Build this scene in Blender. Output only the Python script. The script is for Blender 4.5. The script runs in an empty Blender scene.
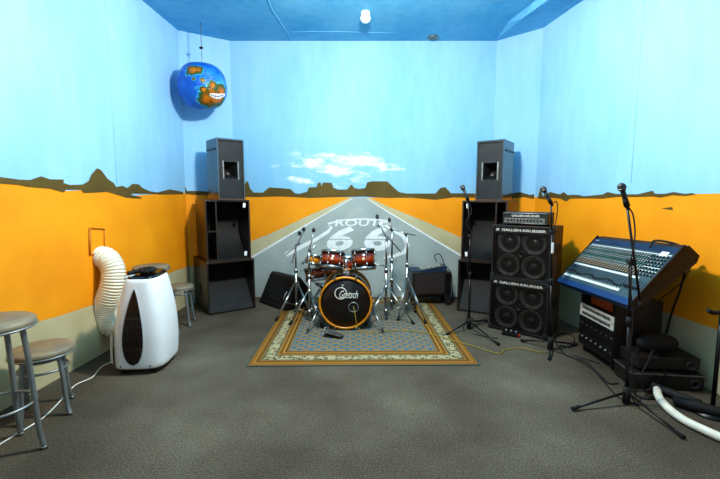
import bpy, bmesh, math, random
from mathutils import Vector, Matrix
random.seed(7)
C = bpy.context.scene.collection
PI = math.pi
V = Vector

# ------------------------------------------------------------------ camera
F = 395.0; CH = 1.43; PITCH = math.atan(42.5 / F)
cam_d = bpy.data.cameras.new('camera'); cam = bpy.data.objects.new('camera', cam_d); C.objects.link(cam)
cam_d.sensor_width = 36; cam_d.lens = 36 * F / 720; cam_d.clip_start = .05
cam.location = (0, 0, CH); cam.rotation_euler = (PI / 2 - PITCH, 0, 0)
bpy.context.scene.camera = cam
cp, sp_ = math.cos(PITCH), math.sin(PITCH)

# survey helpers: turn a measured sight line into a place on a real plane of the room
def ray(x, y):
    u = (x - 360) / F; v = (239.5 - y) / F
    return V((u, cp + v * sp_, -sp_ + v * cp))
def at(x, y, Y):
    d = ray(x, y); t = Y / d.y; return V((t * d.x, Y, CH + t * d.z))
def fl(x, y, z=0.0):
    d = ray(x, y); t = (z - CH) / d.z; return V((t * d.x, t * d.y, z))

# ------------------------------------------------------------------ materials
def srgb(c):
    if isinstance(c, str):
        c = [int(c[i:i + 2], 16) / 255 for i in (0, 2, 4)]
    return tuple((k / 12.92 if k <= .04045 else ((k + .055) / 1.055) ** 2.4) for k in c) + (1,)
class NT:
    def __init__(s, name):
        s.m = bpy.data.materials.new(name); s.m.use_nodes = True
        s.t = s.m.node_tree; s.b = s.t.nodes['Principled BSDF']; s.co = None
    def n(s, kind, **kw):
        o = s.t.nodes.new(kind)
        for k, v in kw.items(): setattr(o, k, v)
        return o
    def l(s, a, b): s.t.links.new(a, b)
    def coord(s):
        if not s.co: s.co = s.n('ShaderNodeTexCoord')
        return s.co.outputs['Object']
    def math(s, op, a, b=None, clamp=False):
        o = s.n('ShaderNodeMath', operation=op); o.use_clamp = clamp
        for i, v in enumerate((a, b)):
            if v is None: continue
            if isinstance(v, (int, float)): o.inputs[i].default_value = v
            else: s.l(v, o.inputs[i])
        return o.outputs[0]
    def noise(s, scale, detail=3, vec=None, rough=.5):
        o = s.n('ShaderNodeTexNoise'); o.inputs['Scale'].default_value = scale
        o.inputs['Detail'].default_value = detail; o.inputs['Roughness'].default_value = rough
        s.l(vec if vec is not None else s.coord(), o.inputs['Vector']); return o.outputs['Fac']
    def ramp(s, fac, stops, mode='LINEAR'):
        o = s.n('ShaderNodeValToRGB'); cr = o.color_ramp; cr.interpolation = mode
        while len(cr.elements) < len(stops): cr.elements.new(.5)
        for e, (p, c) in zip(cr.elements, stops):
            e.position = p; e.color = srgb(c) if not isinstance(c, float) else (c, c, c, 1)
        s.l(fac, o.inputs[0]); return o.outputs[0]
    def mix(s, fac, a, b):
        o = s.n('ShaderNodeMix', data_type='RGBA')
        for i, v in ((0, fac), (6, a), (7, b)):
            if isinstance(v, (int, float)): o.inputs[i].default_value = v
            elif isinstance(v, (tuple, str)): o.inputs[i].default_value = srgb(v) if isinstance(v, str) else v
            else: s.l(v, o.inputs[i])
        return o.outputs[2]
    def scaled(s, sx, sy, sz, rot=(0, 0, 0)):
        o = s.n('ShaderNodeMapping'); o.inputs['Scale'].default_value = (sx, sy, sz); o.inputs['Rotation'].default_value = rot
        s.l(s.coord(), o.inputs['Vector']); return o.outputs[0]
    def bump(s, h, strength, dist=.01):
        o = s.n('ShaderNodeBump'); o.inputs['Strength'].default_value = strength; o.inputs['Distance'].default_value = dist
        s.l(h, o.inputs['Height']); s.l(o.outputs[0], s.b.inputs['Normal'])
    def done(s, col=None, rough=.5, metal=0, spec=None):
        if col is not None:
            if isinstance(col, (str, tuple)): s.b.inputs['Base Color'].default_value = srgb(col) if isinstance(col, str) else col
            else: s.l(col, s.b.inputs['Base Color'])
        if isinstance(rough, (int, float)): s.b.inputs['Roughness'].default_value = rough
        else: s.l(rough, s.b.inputs['Roughness'])
        s.b.inputs['Metallic'].default_value = metal
        if spec is not None: s.b.inputs['Specular IOR Level'].default_value = spec
        return s.m
def mat(name, a, b=None, rough=.5, metal=0, scale=8, bump=0, spec=None, detail=4):
    n = NT(name); b = b or a
    f = n.noise(scale, detail)
    col = n.ramp(f, [(.3, a), (.7, b)])
    if bump: n.bump(n.noise(scale * 12, 3), bump, .004)
    return n.done(col, rough, metal, spec)

M = {}
M['black_paint'] = mat('black_cabinet_paint', '171312', '26201d', .5, scale=9, bump=.15)
M['black_side'] = mat('worn_black_cabinet_side', '1d1613', '2b1f18', .3, scale=5, bump=.1, spec=.8)
M['front_grey'] = mat('dark_grey_baffle', '1c2023', '262a2d', .6, scale=8, bump=.1)
M['wedge'] = mat('sloped_baffle_grey', '141210', '211e1b', .7, scale=8, bump=.1)
M['void'] = mat('dark_recess', '0c0a0a', '171313', .8)
M['gloss_side'] = mat('glossy_black_side', '0f1418', '18242c', .16, scale=4, spec=1.0)
M['rubber'] = mat('black_rubber', '141312', '1d1b1a', .75)
M['black_metal'] = mat('black_metal', '121110', '1e1c1b', .38, metal=.3, spec=.6)
M['chrome'] = mat('chrome', '9c9d9a', 'bfc0bc', .30, metal=1)
M['steel'] = mat('brushed_grey_steel', '7c7f7c', 'a0a29c', .42, metal=.85, scale=20)
M['stool_metal'] = mat('painted_grey_metal', '84898a', '9a9d9a', .4, metal=.55, scale=14)
M['stool_seat'] = mat('worn_grey_seat', '605f59', '9a8a6c', .5, scale=7, bump=.2)
M['white_plastic'] = mat('white_plastic', 'e6e8e8', 'eef0ef', .35, scale=3)
M['grey_plastic'] = mat('grey_plastic', 'b5b9bb', 'c4c7c8', .4, scale=3)
M['white_cord'] = mat('white_cord', 'e2e2dc', 'f0f0ea', .5)
M['yellow_cord'] = mat('yellow_cord', '8a7722', 'a8912e', .5)
M['cream'] = mat('cream_card', 'd8cfae', 'e4dcc0', .7)
M['lettering'] = mat('white_lettering', 'c8c6bd', 'dddbd2', .5)
M['white_paint'] = mat('mural_white', 'dfe3e2', 'f2f4f3', .8, scale=14)
M['drum_black'] = mat('black_drum_head', '120d0c', '1e1412', .3, spec=.5)
M['hoop_gold'] = mat('amber_wood_hoop', 'b86f0a', 'd8911c', .35, scale=10)
M['drum_white'] = mat('white_drum_head', 'cfe3ee', 'eaf4f8', .35)
M['cone'] = mat('paper_cone', '4c4844', '625d57', .6, scale=14)
M['dust'] = mat('dust_cap', '2f2c2a', '413d3a', .4)
M['blue_desk'] = mat('console_blue', '183760', '1e4270', .38, scale=6)
M['dark_panel'] = mat('console_panel', '36474f', '46585e', .45, scale=20)
M['pale_strip'] = mat('pale_strip', 'c9cfc8', 'e0e4dc', .5, scale=40)
M['knob_white'] = mat('white_knobs', 'a8b0ae', 'c2c8c4', .4)
M['knob_green'] = mat('green_knobs', '4a8a7e', '62a094', .4)
M['knob_tan'] = mat('tan_knobs', 'b9a384', 'cbb79a', .4)
M['rack_silver'] = mat('silver_rack_face', 'b9b8ae', 'd4d2c8', .4, metal=.2, scale=20)
M['orange_wood'] = mat('orange_wood', '9a3d0c', 'b5541a', .5)
M['foam_white'] = mat('white_hose', 'd6d2c0', 'e6e2d2', .5)
M['dark_blue'] = mat('blue_steel', '2c3d58', '3a4c68', .4, metal=.4)
for k_, i_ in (('gloss_side', 1.9), ('black_side', 1.6)): M[k_].node_tree.nodes['Principled BSDF'].inputs['IOR'].default_value = i_
M['light'] = NT('lamp_glass').done('f4f6f4', .3)

# sunburst lacquer: dark at the rims, red amber in the middle (object z = drum axis)
def sunburst():
    n = NT('sunburst_lacquer')
    sx = n.n('ShaderNodeSeparateXYZ'); n.l(n.coord(), sx.inputs[0])
    f = n.math('ABSOLUTE', sx.outputs[2]); f = n.math('MULTIPLY', f, 10.5)
    g = n.math('MULTIPLY', n.noise(22, 4, n.scaled(1, 1, 9)), .35); f = n.math('ADD', f, g)
    col = n.ramp(f, [(.1, 'b04a12'), (.45, '7a2408'), (.8, '320c05'), (1, '180704')])
    return n.done(col, .18, spec=.7)
M['sunburst'] = sunburst()

def sky_paint(name, a, b, cloud=False):
    n = NT(name)
    f = n.noise(1.3, 5, n.scaled(1, 1, .6)); f2 = n.noise(9, 4, n.scaled(1, 1, .25))
    k = n.math('ADD', n.math('MULTIPLY', f, .65), n.math('MULTIPLY', f2, .35))
    col = n.ramp(k, [(.35, a), (.65, b)])
    if cloud:
        # dabs of white sponge paint in a loose patch over the road
        s = n.n('ShaderNodeSeparateXYZ'); n.l(n.coord(), s.inputs[0])
        dx = n.math('DIVIDE', n.math('ADD', s.outputs[0], .25), 1.15)
        dz = n.math('DIVIDE', n.math('SUBTRACT', s.outputs[2], 1.84), .30)
        r = n.math('ADD', n.math('MULTIPLY', dx, dx), n.math('MULTIPLY', dz, dz))
        mask = n.math('SUBTRACT', 1.0, r, True)
        c1 = n.noise(2.6, 6, n.scaled(1, 1, 3.0), .62)
        v = n.math('MULTIPLY', n.math('SUBTRACT', n.math('ADD', c1, n.math('MULTIPLY', mask  , .19)), .60), 7, True)
        v = n.math('MULTIPLY', v, n.math('MULTIPLY', mask, 3.0, True))
        col = n.mix(n.math('MULTIPLY', v, .9), col, 'f4f6f4')
    n.bump(f2, .05, .01)
    return n.done(col, .75, spec=.25)
M['sky'] = sky_paint('mural_sky', '8dc2e4', 'a0cfee')
M['sky_cloud'] = sky_paint('mural_sky_with_clouds', '86bfe2', '9bcdec', True)
M['ceiling'] = sky_paint('ceiling_blue', '4ba1d0', '70b9de')
M['ceiling2'] = sky_paint('ceiling_blue_sheet', '5aaad6', '7cc0e4')
M['orange'] = mat('mural_orange', 'f09600', 'fea60a', .7, scale=2.2, detail=6)
M['mesa'] = mat('mural_mesa_brown', '57481a', '6b5722', .8, scale=5)
M['beige'] = mat('mural_sand_beige', 'bcb28a', 'cec4a0', .8, scale=3)
M['road'] = mat('mural_road_grey', '9fa8a4', 'b3bab5', .8, scale=3)

def carpet():
    n = NT('grey_brown_carpet')
    f = n.noise(1.1, 4); g = n.noise(260, 2); h = n.noise(90, 3)
    k = n.math('ADD', n.math('ADD', n.math('MULTIPLY', f, .3), n.math('MULTIPLY', g, .45)), n.math('MULTIPLY', h, .25))
    col = n.ramp(k, [(.36, '302a22'), (.5, '5a5246'), (.64, '89806f')])
    n.bump(g, .5, .006)
    return n.done(col, .95, spec=.1)
M['carpet'] = carpet()

# ------------------------------------------------------------------ mesh helpers
def newbm(): return bmesh.new()
def box(bm, c, s, R=None, mi=0, bevel=0):
    c = V(c); hx, hy, hz = s[0] / 2, s[1] / 2, s[2] / 2
    vs = []
    for x in (-hx, hx):
        for y in (-hy, hy):
            for z in (-hz, hz):
                p = V((x, y, z));
                if R: p = R @ p
                vs.append(bm.verts.new(p + c))
    F_ = [(0, 1, 3, 2), (4, 6, 7, 5), (0, 4, 5, 1), (2, 3, 7, 6), (0, 2, 6, 4), (1, 5, 7, 3)]
    fs = [bm.faces.new([vs[i] for i in f]) for f in F_]
    for f in fs: f.material_index = mi
    if bevel:
        es = set(e for f in fs for e in f.edges)
        r = bmesh.ops.bevel(bm, geom=list(es), offset=bevel, segments=2, affect='EDGES', profile=.5)
        for f in r['faces']: f.material_index = mi
def basis(d):
    d = V(d).normalized(); u = d.cross(V((0, 0, 1)))
    if u.length < 1e-4: u = d.cross(V((1, 0, 0)))
    u.normalize(); return u, d.cross(u).normalized()
def cyl(bm, a, b, r0, r1=None, n=14, mi=0, cap=True):
    a, b = V(a), V(b); r1 = r0 if r1 is None else r1
    u, w = basis(b - a)
    A = []; B = []
    for i in range(n):
        t = 2 * PI * i / n; o = u * math.cos(t) + w * math.sin(t)
        A.append(bm.verts.new(a + o * r0)); B.append(bm.verts.new(b + o * r1))
    for i in range(n):
        j = (i + 1) % n; f = bm.faces.new((A[i], A[j], B[j], B[i])); f.smooth = True; f.material_index = mi
    if cap:
        bm.faces.new(A[::-1]).material_index = mi; bm.faces.new(B).material_index = mi
def smooth_path(pts, k=8):
    pts = [V(p) for p in pts]
    if len(pts) < 3: return pts
    P = [pts[0] * 2 - pts[1]] + pts + [pts[-1] * 2 - pts[-2]]
    out = []
    for i in range(1, len(P) - 2):
        p0, p1, p2, p3 = P[i - 1:i + 3]
        for j in range(k):
            t = j / k
            out.append(.5 * ((2 * p1) + (p2 - p0) * t + (2 * p0 - 5 * p1 + 4 * p2 - p3) * t * t + (3 * p1 - p0 - 3 * p2 + p3) * t ** 3))
    out.append(pts[-1]); return out
def tube(bm, pts, r, n=10, smooth=8, mi=0, closed=False, rfun=None):
    P = smooth_path(pts, smooth) if smooth else [V(p) for p in pts]
    rings = []; u = None; L = 0
    for i, p in enumerate(P):
        d = (P[min(i + 1, len(P) - 1)] - P[max(i - 1, 0)])
        if d.length < 1e-9: continue
        d.normalize()
        if u is None: u, _ = basis(d)
        u = (u - d * u.dot(d))
        if u.length < 1e-5: u, _ = basis(d)
        u.normalize(); w = d.cross(u)
        if i: L += (p - P[i - 1]).length
        rr = rfun(L) if rfun else r
        rings.append([bm.verts.new(p + (u * math.cos(2 * PI * k / n) + w * math.sin(2 * PI * k / n)) * rr) for k in range(n)])
    for A, B in zip(rings, rings[1:]):
        for i in range(n):
            j = (i + 1) % n; f = bm.faces.new((A[i], A[j], B[j], B[i])); f.smooth = True; f.material_index = mi
    bm.faces.new(rings[0][::-1]).material_index = mi; bm.faces.new(rings[-1]).material_index = mi
def lathe(bm, prof, n=32, T=None, mi=0, smooth=True):
    """prof: (r, z) pairs round the z axis; T a 4x4"""
    T = T or Matrix(); rings = []
    for r, z in prof:
        if r < 1e-6: rings.append([bm.verts.new(T @ V((0, 0, z)))])
        else: rings.append([bm.verts.new(T @ V((r * math.cos(2 * PI * k / n), r * math.sin(2 * PI * k / n), z))) for k in range(n)])
    for A, B in zip(rings, rings[1:]):
        if len(A) == 1 and len(B) == 1: continue
        for i in range(n):
            j = (i + 1) % n
            if len(A) == 1: f = bm.faces.new((A[0], B[j], B[i]))
            elif len(B) == 1: f = bm.faces.new((A[i], A[j], B[0]))
            else: f = bm.faces.new((A[i], A[j], B[j], B[i]))
            f.smooth = smooth; f.material_index = mi
def torus(bm, c, R, r, T=None, n=40, m=10, mi=0):
    T = T or Matrix(); rings = []; c = V(c)
    for i in range(n):
        a = 2 * PI * i / n
        rings.append([bm.verts.new(T @ (c + V(((R + r * math.cos(2 * PI * k / m)) * math.cos(a), (R + r * math.cos(2 * PI * k / m)) * math.sin(a), r * math.sin(2 * PI * k / m))))) for k in range(m)])
    for i in range(n):
        A, B = rings[i], rings[(i + 1) % n]
        for k in range(m):
            j = (k + 1) % m; f = bm.faces.new((A[k], B[k], B[j], A[j])); f.smooth = True; f.material_index = mi
def prism(bm, poly, d, mi=0):
    """poly: list of 3D points, extruded by vector d"""
    A = [bm.verts.new(V(p)) for p in poly]; B = [bm.verts.new(V(p) + V(d)) for p in poly]
    bm.faces.new(A).material_index = mi; bm.faces.new(B[::-1]).material_index = mi
    for i in range(len(A)):
        j = (i + 1) % len(A); bm.faces.new((A[i], B[i], B[j], A[j])).material_index = mi
def obj(name, bm, m, parent=None, fixn=True):
    if fixn: bmesh.ops.recalc_face_normals(bm, faces=bm.faces)
    me = bpy.data.meshes.new(name); bm.to_mesh(me); bm.free()
    for k in (m if isinstance(m, (list, tuple)) else [m]): me.materials.append(M[k] if isinstance(k, str) else k)
    o = bpy.data.objects.new(name, me); C.objects.link(o)
    if parent: o.parent = parent
    return o
def tag(o, label, cat, group=None, kind=None):
    if label: o['label'] = label
    if cat: o['category'] = cat
    if group: o['group'] = group
    if kind: o['kind'] = kind
    return o
def thing(name, label, cat, loc=(0, 0, 0), rz=0, group=None):
    o = bpy.data.objects.new(name, None); C.objects.link(o); o.empty_display_size = .1
    o.location = loc; o.rotation_euler = (0, 0, rz)
    return tag(o, label, cat, group)
def single(name, bm, m, label, cat, group=None):
    return tag(obj(name, bm, m), label, cat, group)
def copy_tree(o, parent=None):
    c = o.copy(); C.objects.link(c); c.parent = parent
    for ch in list(o.children): copy_tree(ch, c)
    return c
def text_verts(body, w=None, h=None, bold=0.0, shear=0.0, depth=.001):
    """lettering as plain geometry centred on the origin in the xy plane: (verts, faces)"""
    cu = bpy.data.curves.new('t', 'FONT'); cu.body = body; cu.size = 1; cu.shear = shear; cu.offset = bold; cu.resolution_u = 3
    cu.extrude = 0
    o = bpy.data.objects.new('t', cu); C.objects.link(o)
    bpy.context.view_layer.update()
    me = bpy.data.meshes.new_from_object(o.evaluated_get(bpy.context.evaluated_depsgraph_get()))
    vs = [v.co.copy() for v in me.vertices]; fs = [tuple(p.vertices) for p in me.polygons]
    bpy.data.objects.remove(o); bpy.data.curves.remove(cu); bpy.data.meshes.remove(me)
    x0, x1 = min(v.x for v in vs), max(v.x for v in vs); y0, y1 = min(v.y for v in vs), max(v.y for v in vs)
    sx = (w / (x1 - x0)) if w else h / (y1 - y0); sy = (h / (y1 - y0)) if h else sx
    return [V(((v.x - (x0 + x1) / 2) * sx, (v.y - (y0 + y1) / 2) * sy, 0)) for v in vs], fs
def add_text(bm, tv, T, mi=0):
    vs = [bm.verts.new(T @ v) for v in tv[0]]
    for f in tv[1]:
        try: bm.faces.new([vs[i] for i in f]).material_index = mi
        except ValueError: pass

# ------------------------------------------------------------------ the room
CZ = 3.515
PL0 = V((-2.60, -1.6)); PL1 = V((-2.29, 5.22)); PB0 = V((-1.75, 5.56)); PB1 = V((1.84, 5.56)); PR1 = V((2.27, 5.14)); PR0 = V((3.25, -1.6))
# right wall splays outward towards the camera
def wall_pt(A, B, x, y, off=0.0):
    d = ray(x, y); n = V((-(B - A).y, (B - A).x)).normalized()
    if n.dot(V((0, 2)) - A) < 0: n = -n
    P = A + n * off
    t = n.dot(P) / n.dot(V((d.x, d.y)))
    return V((t * d.x, t * d.y, CH + t * d.z))
def wall_quad(bm, A, B, thick=.12):
    n = V((-(B - A).y, (B - A).x)).normalized()
    if n.dot(V((0, 2)) - A) < 0: n = -n
    a, b, c, d = A, B, B - n * thick, A - n * thick
    lo = [bm.verts.new((p.x, p.y, -.02)) for p in (a, b, c, d)]; hi = [bm.verts.new((p.x, p.y, CZ + .02)) for p in (a, b, c, d)]
    bm.faces.new(lo); bm.faces.new(hi[::-1])
    for i in range(4):
        j = (i + 1) % 4; bm.faces.new((lo[i], hi[i], hi[j], lo[j]))
def decal(bm, A, B, pts, mi, off):
    P = [wall_pt(A, B, x, y, off) for x, y in pts]
    f = bm.faces.new([bm.verts.new(p) for p in P]); f.material_index = mi
def stroke(bm, A, B, pts, mi, off, w):
    P = [wall_pt(A, B, x, y, off) for x, y in pts]
    ex = (V((*(B - A), 0))).normalized(); ez = V((0, 0, 1)); N = ex.cross(ez)
    ws = w if isinstance(w, (list, tuple)) else [w] * len(P)
    L = []; R = []
    for i, p in enumerate(P):
        d = (P[min(i + 1, len(P) - 1)] - P[max(i - 1, 0)]).normalized(); s = N.cross(d).normalized() * ws[i] / 2
        L.append(bm.verts.new(p + s)); R.append(bm.verts.new(p - s))
    for i in range(len(P) - 1):
        bm.faces.new((L[i], L[i + 1], R[i + 1], R[i])).material_index = mi
def zpt(A, B, t, z, off):   # a point at fraction t along the wall and height z
    n = V((-(B - A).y, (B - A).x)).normalized()
    if n.dot(V((0, 2)) - A) < 0: n = -n
    p = A + (B - A) * t + n * off; return V((p.x, p.y, z))
def band(bm, A, B, prof, z0, mi, off):
    """painted area from height z0 up to a profile of (t, z)"""
    P = [zpt(A, B, t, z, off) for t, z in prof] + [zpt(A, B, prof[-1][0], z0, off), zpt(A, B, prof[0][0], z0, off)]
    bm.faces.new([bm.verts.new(p) for p in P]).material_index = mi
def tz(A, B, x, y):
    p = wall_pt(A, B, x, y); d = B - A
    return ((V((p.x, p.y)) - A).dot(d) / d.length_squared, p.z)
WM = ['sky', 'orange', 'mesa', 'beige', 'road', 'white_paint']

# left wall
bm = newbm(); A, B = PL0, PL1; wall_quad(bm, A, B)
hor = [(0, 183.5), (30, 184.5), (50, 188), (64, 191), (82, 190), (110, 192), (130, 196), (150, 194.5), (165, 194), (180, 193), (183.5, 193)]
p = [tz(A, B, *q) for q in hor]; p = [(0, p[0][1] + .03)] + p; p[-1] = (1, p[-1][1]); band(bm, A, B, p, 0, 1, .002)
bd = [(0, 336), (37, 322), (60, 315.5), (92, 305), (120, 293.5), (150, 281), (174, 271), (186, 267)]
p = [tz(A, B, *q) for q in bd]; p = [(0, .45)] + p; p[-1] = (1, p[-1][1]); band(bm, A, B, p, 0, 3, .004)
mt = [(0, 68), (75, 78), (120, 80), (165, 65), (200, 77), (255, 78), (255, 92), (280, 100), (330, 98), (355, 85), (365, 60), (388, 33), (405, 40), (430, 75), (455, 92), (465, 108), (490, 103), (510, 112), (530, 95), (555, 97), (570, 112), (600, 125), (630, 130), (680, 117), (732, 128)]
mb_ = [(732, 137), (640, 138), (600, 135), (530, 134), (510, 152), (480, 142), (430, 127), (380, 130), (335, 132), (325, 118), (265, 118), (255, 130), (200, 114), (110, 107), (75, 99), (0, 94)]
pts = [(x / 4, y / 4 + 160) for x, y in [(-60, 66)] + mt + mb_ + [(-60, 92)]]
decal(bm, A, B, pts, 2, .006)
decal(bm, A, B, [(124, 196), (130, 194.5), (142, 197.5), (141, 198.5), (130, 198)], 2, .007)
o = tag(obj('wall_left', bm, WM), None, None, kind='structure')
# thin framed patch over the vent hole
bm = newbm()
fr = [wall_pt(A, B, *q, .008) for q in [(89.5, 228), (104.5, 229), (104.5, 252), (90, 255)]]
for i in range(4): cyl(bm, fr[i], fr[(i + 1) % 4], .006 if i != 3 else .011, n=6)
o = obj('trim_1', bm, mat('ochre_frame', 'b56c08', 'd8860c', .6)); o['kind'] = 'structure'

# left corner wall
bm = newbm(); A, B = PL1, PB0; wall_quad(bm, A, B)
p = [tz(A, B, *q) for q in [(185, 192.5), (205, 193), (232, 193)]]; p[0] = (0, p[0][1]); p[-1] = (1, p[-1][1]); band(bm, A, B, p, 0, 1, .002)
p = [tz(A, B, *q) for q in [(187, 267), (232, 249)]]; p[0] = (0, p[0][1]); p[-1] = (1, p[-1][1]); band(bm, A, B, p, 0, 3, .004)
decal(bm, A, B, [(184, 191.5), (185, 186), (187, 191), (200, 191), (212, 192), (222, 190), (232, 190), (232, 195), (200, 195), (184, 194)], 2, .006)
p = [tz(A, B, *q) for q in [(187, 304), (232, 272)]]; p[0] = (0, .05); p[-1] = (1, p[-1][1]); band(bm, A, B, p, 0, 4, .005)
o = tag(obj('wall_back_left', bm, WM), None, None, kind='structure')

# back wall with the painted highway
bm = newbm(); A, B = PB0, PB1; wall_quad(bm, A, B)
p = [tz(A, B, *q) for q in [(236, 196), (300, 196.5), (360, 197.5), (420, 198), (488, 197)]]; p[0] = (0, p[0][1]); p[-1] = (1, p[-1][1]); band(bm, A, B, p, 0, 1, .002)
decal(bm, A, B, [(351, 197.2), (370, 197.8), (387, 206), (425, 221.5), (460, 237), (492, 251), (492, 299), (236, 299), (236, 247), (253, 240.3), (270, 233.8), (310, 215)], 3, .004)
decal(bm, A, B, [(354, 197.4), (366, 197.8), (385, 210), (425, 234), (460, 255), (492, 275), (492, 299), (236, 299), (236, 267), (254, 256), (290, 234.5), (325, 214)], 4, .005)
stroke(bm, A, B, [(236, 267), (254, 256), (290, 234.5), (325, 214), (352, 198.5)], 5, .006, [.03, .028, .022, .014, .006])
stroke(bm, A, B, [(492, 275), (460, 255), (425, 234), (385, 210), (367, 198.5)], 5, .006, [.03, .028, .022, .014, .006])
mt = [(-12, 208), (12, 192), (20, 168), (27, 170), (33, 192), (45, 205), (75, 205), (95, 188), (130, 190), (165, 193), (180, 207), (195, 209), (220, 202), (225, 188), (250, 187), (256, 172), (264, 172), (266, 184), (272, 172), (300, 173), (305, 188), (320, 195), (350, 195), (365, 178), (375, 190), (390, 193), (410, 190), (416, 172), (430, 168), (482, 168), (500, 185), (520, 203), (545, 208), (640, 208), (655, 190), (672, 187), (690, 207), (770, 208), (815, 204)]
mb_ = [(815, 222), (700, 220), (640, 228), (560, 221), (480, 222), (400, 217), (330, 219), (230, 222), (130, 217), (60, 219), (-12, 219)]
decal(bm, A, B, [(x / 3.273 + 240, y / 3.273 + 130) for x, y in mt + mb_], 2, .007)
# shield outline and the figures on the asphalt
q = lambda L: [(x / 3.273 + 240, y / 3.273 + 130) for x, y in L]
stroke(bm, A, B, q([(150, 408), (195, 385), (245, 360), (288, 333), (300, 318), (288, 307), (330, 295), (390, 291), (450, 293), (490, 300), (478, 314), (500, 326), (535, 348), (549, 375), (540, 398), (505, 412), (470, 418)]), 5, .007, [.07, .06, .05, .045, .04, .03, .02, .02, .02, .03, .035, .045, .055, .06, .06, .045, .02])
ex = V((1, 0, 0)); TW = Matrix(((1, 0, 0, 0), (0, 0, -1, 0), (0, 1, 0, 0), (0, 0, 0, 1)))
def wall_text(body, x0, y0, x1, y1, bold, shear=0):
    a = wall_pt(A, B, x0, y1, .008); b = wall_pt(A, B, x1, y0, .008)
    tv = text_verts(body, b.x - a.x, b.z - a.z, bold, shear)
    add_text(bm, tv, Matrix.Translation((a + b) / 2) @ TW, 5)
wall_text('6', 327, 226, 354, 251, .035, .25)
wall_text('6', 364, 226, 391, 251, .035, .05)
wall_text('ROUTE', 335, 219.5, 388, 226, .02, .1)
for x0, x1 in ((326, 355), (363, 392)):
    decal(bm, A, B, [(x0, 239), (x1, 239), (x1, 239.8), (x0, 239.8)], 4, .0095)
o = tag(obj('wall_back', bm, ['sky_cloud'] + WM[1:]), None, None, kind='structure')

# right corner wall
bm = newbm(); A, B = PB1, PR1; wall_quad(bm, A, B)
p = [tz(A, B, *q) for q in [(492, 197), (534, 196.5)]]; p[0] = (0, p[0][1]); p[-1] = (1, p[-1][1]); band(bm, A, B, p, 0, 1, .002)
p = [tz(A, B, *q) for q in [(492, 251), (534, 270)]]; p[0] = (0, p[0][1]); p[-1] = (1, p[-1][1]); band(bm, A, B, p, 0, 3, .004)
decal(bm, A, B, [(494, 195), (505, 192), (512, 193.5), (520, 192), (530, 195), (534, 194), (534, 199), (524, 197), (505, 199), (494, 198)], 2, .006)
o = tag(obj('wall_back_right', bm, WM), None, None, kind='structure')

# right wall
bm = newbm(); A, B = PR1, PR0; wall_quad(bm, A, B)
hor = [(537, 197), (560, 198), (580, 198), (600, 197), (620, 196), (640, 197), (660, 196), (680, 195), (695, 194), (719, 193.5)]
p = [tz(A, B, *q) for q in hor]; p[0] = (0, p[0][1]); p.append((1, p[-1][1] + .03)); band(bm, A, B, p, 0, 1, .002)
p = [tz(A, B, *q) for q in [(537, 272), (566, 281), (645, 306), (684, 318), (719, 330)]]; p[0] = (0, p[0][1]); p.append((1, .35)); band(bm, A, B, p, 0, 3, .004)
mt = [(-88, 108), (-78, 70), (-70, 105), (-40, 88), (0, 98), (15, 88), (30, 100), (70, 99), (95, 105), (170, 98), (190, 88), (220, 95), (265, 97), (310, 97), (370, 83), (380, 95), (420, 95), (455, 88), (500, 95), (530, 92), (545, 97)]
mb_ = [(500, 104), (450, 100), (400, 110), (370, 105), (300, 108), (230, 107), (170, 114), (100, 113), (40, 114), (25, 126), (0, 114), (-40, 110), (-50, 118), (-88, 114)]
decal(bm, A, B, [(x / 4 + 560, y / 4 + 170) for x, y in mt + mb_], 2, .006)
decal(bm, A, B, [(661, 208.3), (672, 207), (673, 210), (668, 209.5)], 2, .006)
o = tag(obj('wall_right', bm, WM), None, None, kind='structure')

# wall behind the camera
bm = newbm(); wall_quad(bm, PR0, PL0); o = tag(obj('wall_front', bm, WM), None, None, kind='structure')
OUT = [PL0, PL1, PB0, PB1, PR1, PR0]
def slab(name, z0, z1, m):
    bm = newbm(); g = 1.03
    prism(bm, [((p.x) * g, (p.y - 2) * g + 2, z0) for p in OUT], (0, 0, z1 - z0))
    return tag(obj(name, bm, m), None, None, kind='structure')
slab('floor', -.1, 0, 'carpet')
slab('ceiling', CZ, CZ + .12, 'ceiling')
# stretched ceiling sheets: a slack panel on the left and a fold running into the right corner
bm = newbm()
def cpt(x, y, dz=0): return fl(x, y, CZ - dz)
L = [cpt(269, 0), cpt(272, 8), cpt(281, 22), cpt(287, 33)]; L0 = cpt(232, -60)
tube(bm, [cpt(258, -60), cpt(268, 0, .0), cpt(279, 20, 0), cpt(288, 34, 0), cpt(291, 41.5, 0)], .008, n=6, smooth=4)
tube(bm, [cpt(288, 32), cpt(330, 31.5), cpt(394, 33)], .006, n=6, smooth=4)
o = tag(obj('trim_2', bm, 'ceiling2'), None, None, kind='structure')
bm = newbm()
v = [bm.verts.new(p) for p in (cpt(496.5, 39.8, .0), cpt(543, 29.3, .0), cpt(589, 0), cpt(640, -60), cpt(600, -60, .10), cpt(548, 0, .07), cpt(520, 20, .04))]
v2 = [bm.verts.new(p) for p in (cpt(590, -60), cpt(536, 0), cpt(508, 22))]
bm.faces.new((v[0], v[1], v[2], v[5], v[6])); bm.faces.new((v[2], v[3], v[4], v[5]))
bm.faces.new((v[0], v[6], v2[2])); bm.faces.new((v[6], v[5], v2[1], v2[2])); bm.faces.new((v[5], v[4], v2[0], v2[1]))
o = tag(obj('trim_3', bm, 'ceiling2'), None, None, kind='structure')
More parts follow.
